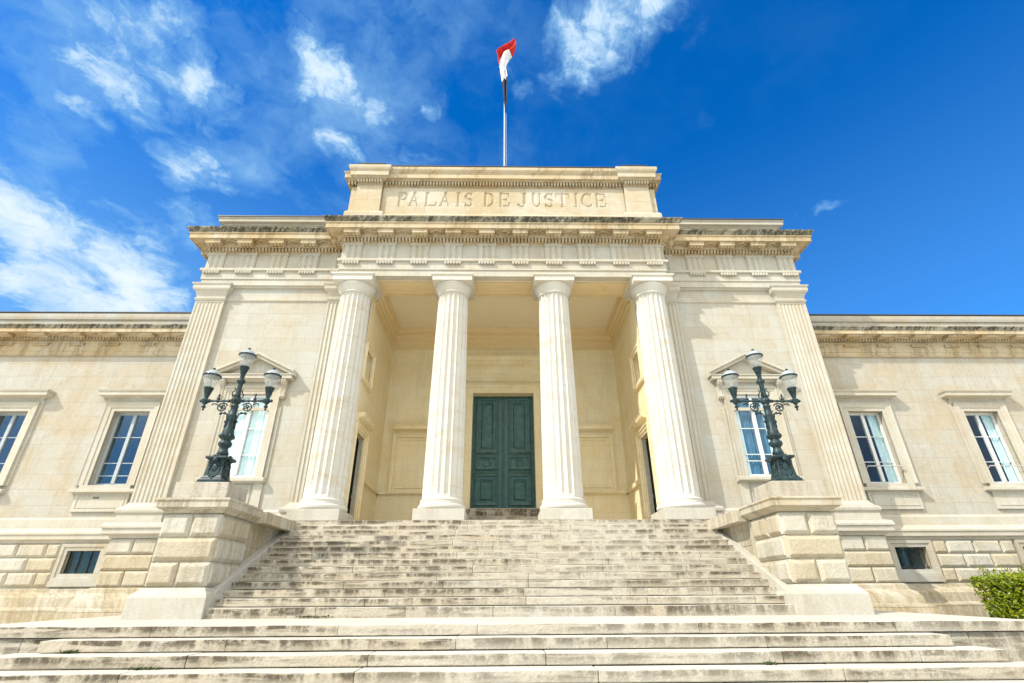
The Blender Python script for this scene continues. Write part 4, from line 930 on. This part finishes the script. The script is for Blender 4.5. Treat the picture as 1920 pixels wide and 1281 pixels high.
# centre x, half width and height of each station from the free red end down to the blue hoist corner
stn = [(.64, .05, 28.95), (.50, .20, 28.5), (.22, .34, 28.1), (-.06, .37, 27.8), (-.07, .28, 27.4), (-.08, .20, 26.9), (-.06, .16, 26.5), (.0, .17, 25.8), (.04, .16, 25.2), (.055, .125, 24.8), (.075, .11, 24.1), (.075, .055, 23.4), (.07, .015, 22.9)]
def station(t_):
    f = t_*(len(stn)-1); i = min(int(f), len(stn)-2); f -= i; f = f*f*(3-2*f) if False else f
    return [a+(b-a)*f for a, b in zip(stn[i], stn[i+1])]
NS, NA = 60, 14
def fold(i, j):
    t_ = i/NS; c, hw, z = station(t_); q = j/NA*2-1
    tw = 2.4*t_+.5
    x = c+hw*q*(.92+.08*math.sin(5*t_)); y = FY-.12+hw*1.1*math.sin(q*4.2+tw*3)*.55+.3*math.sin(t_*5)*hw
    zz = z-.25*q*(1-t_)*(.8 if t_ < .35 else .15)+.10*math.sin(q*3+9*t_)*hw
    return Vector((x, y, zz))
def flagpart(name, mt, f0, f1):
    bm = BM(); g = {}
    for i in range(NS):
        for j in range(NA):
            q_ = (j+.5)/NA*2-1; t_ = (i+.5)/NS-.22*max(0, -q_-.35)/.65*(1 if i/NS < .5 else 0)+.03*q_
            if not (f0 <= t_ < f1): continue
            vs = []
            for a, b in ((i, j), (i+1, j), (i+1, j+1), (i, j+1)):
                if (a, b) not in g: g[(a, b)] = bm.verts.new(fold(a, b))
                vs.append(g[(a, b)])
            bm.faces.new(vs)
    o = obj(name, bm, mt, fl, 170); o.modifiers.new('cloth', 'SOLIDIFY').thickness = .02
flagpart('red_stripe', MRED, -1, .22); flagpart('white_stripe', MWHT, .22, .63); flagpart('blue_stripe', MNAV, .63, 2)

# ------------------------------------------------------------------ hedge and moss
hb = thing('clipped_bush', 'clipped bright green bush beside the landing in front of the right wing', 'bush')
bm = BM()
HX0, HX1, HY0, HY1, HZ1 = 12.85, 16.6, 1.9, 3.9, .76
N = 15000
def lump(a, b, c): return .10*math.sin(a*3.1+b*2.2)+.08*math.sin(b*4.7+c*3.3+1)+.07*math.sin(c*5.1+a*4.1+2)
for i in range(N):
    f = random.random(); d = abs(random.gauss(0, .09))
    if f < .40: p = Vector((random.uniform(HX0, HX1), HY0+d, random.uniform(-1.1, HZ1)))
    elif f < .72: p = Vector((HX0+d, random.uniform(HY0, HY1), random.uniform(-1.1, HZ1)))
    else: p = Vector((random.uniform(HX0, HX1), random.uniform(HY0, HY1), HZ1-d))
    l = lump(*p); cx_, cy_ = (HX0+HX1)/2, (HY0+HY1)/2
    p += Vector(((p.x-cx_)/(HX1-HX0)*2, (p.y-cy_)/(HY1-HY0)*2, p.z-.2)).normalized()*(l*.5+random.uniform(-.02, .08))
    # rounded shoulders
    ex = max(0, HX0+.25-p.x); ez = max(0, p.z-HZ1+.25); p.z -= ex*ez*1.0
    n_ = Vector((random.gauss(0, 1), random.gauss(-.5, 1), random.gauss(.8, 1))).normalized(); t1 = n_.orthogonal().normalized(); t2 = n_.cross(t1)
    a = random.uniform(0, 6.28); u = (t1*math.cos(a)+t2*math.sin(a)); v = n_.cross(u); s_ = random.uniform(.026, .052)
    q = [bm.verts.new(p+x) for x in (-u*s_*1.5, v*s_*.62-n_*s_*.15, u*s_*1.5, -v*s_*.62-n_*s_*.15)]
    bm.faces.new(q)
for i in range(170):
    b_ = Vector((random.uniform(HX0, HX1), random.uniform(HY0, HY1), HZ1)) if i % 3 else Vector((HX0-.02, random.uniform(HY0, HY1), random.uniform(-.4, HZ1)))
    d_ = (Vector((0, -.2, 1)) if i % 3 else Vector((-1, -.3, .5)))+Vector((random.gauss(0, .35), random.gauss(0, .35), random.gauss(0, .2))); d_.normalize(); L_ = random.uniform(.08, .22)
    for q in range(7):
        p = b_+d_*L_*q/6; n_ = Vector((random.gauss(0, 1), random.gauss(0, 1), random.gauss(.3, 1))).normalized(); u = (d_*.7+n_*.7).normalized(); v = u.cross(d_+Vector((.1, .2, 0))).normalized(); s_ = random.uniform(.02, .036)
        bm.faces.new([bm.verts.new(p+x) for x in (Vector((0, 0, 0)), u*s_*1.3+v*s_*.6, u*s_*2.8, u*s_*1.3-v*s_*.6)])
obj('foliage', bm, MLEAF, hb)
bm = BM(); bmesh.ops.create_icosphere(bm, subdivisions=4, radius=1)
for v in bm.verts:
    q = v.co.copy(); k = max(abs(q.x), abs(q.y), abs(q.z)); q = q/k*.75+q*.25*1.2
    v.co = Vector(((HX0+HX1)/2+q.x*(HX1-HX0)/2*.93, (HY0+HY1)/2+q.y*(HY1-HY0)/2*.90, -.2+q.z*.90))
obj('dark_core', bm, simple('core_shade', (.012, .02, .006), .9), hb)  # solid core, its near-black colour standing in for shade between the leaves

def moss(x, y, z, w_, h_, label, n=60):
    bm = BM()
    for i in range(n):
        p = Vector((x+random.gauss(0, w_/2.5), y-random.uniform(0, .05), z+abs(random.gauss(0, h_*.4)))); s_ = random.uniform(.012, .03)
        n_ = Vector((random.gauss(0, 1), random.gauss(-.6, .6), random.gauss(.6, .6))).normalized(); u = n_.orthogonal().normalized()*s_; v = n_.cross(u)
        bm.faces.new([bm.verts.new(p+q) for q in (-u, v*.6, u, -v*.6)])
    return tag(obj('moss_tuft', bm, MMOSS), label, 'moss', 'moss in the step joints')
ly = lambda k: -2.08-.40*(k-1); lz = lambda k: -.05-.16*k
moss(-6.25, ly(2), lz(2), .14, .04, 'dark green weed tuft at the left end of the second step of the lower flight', 110)
moss(-4.85, ly(3), lz(3), .34, .03, 'dark green moss strip on the third step of the lower flight, left of the middle')
moss(3.72, ly(3), lz(3), .10, .04, 'small round moss tuft at a joint of the lower steps, right of the middle', 40)
moss(-3.62, 0.0, .0, .40, .02, 'thin moss line at the foot of the upper flight near the left pedestal')
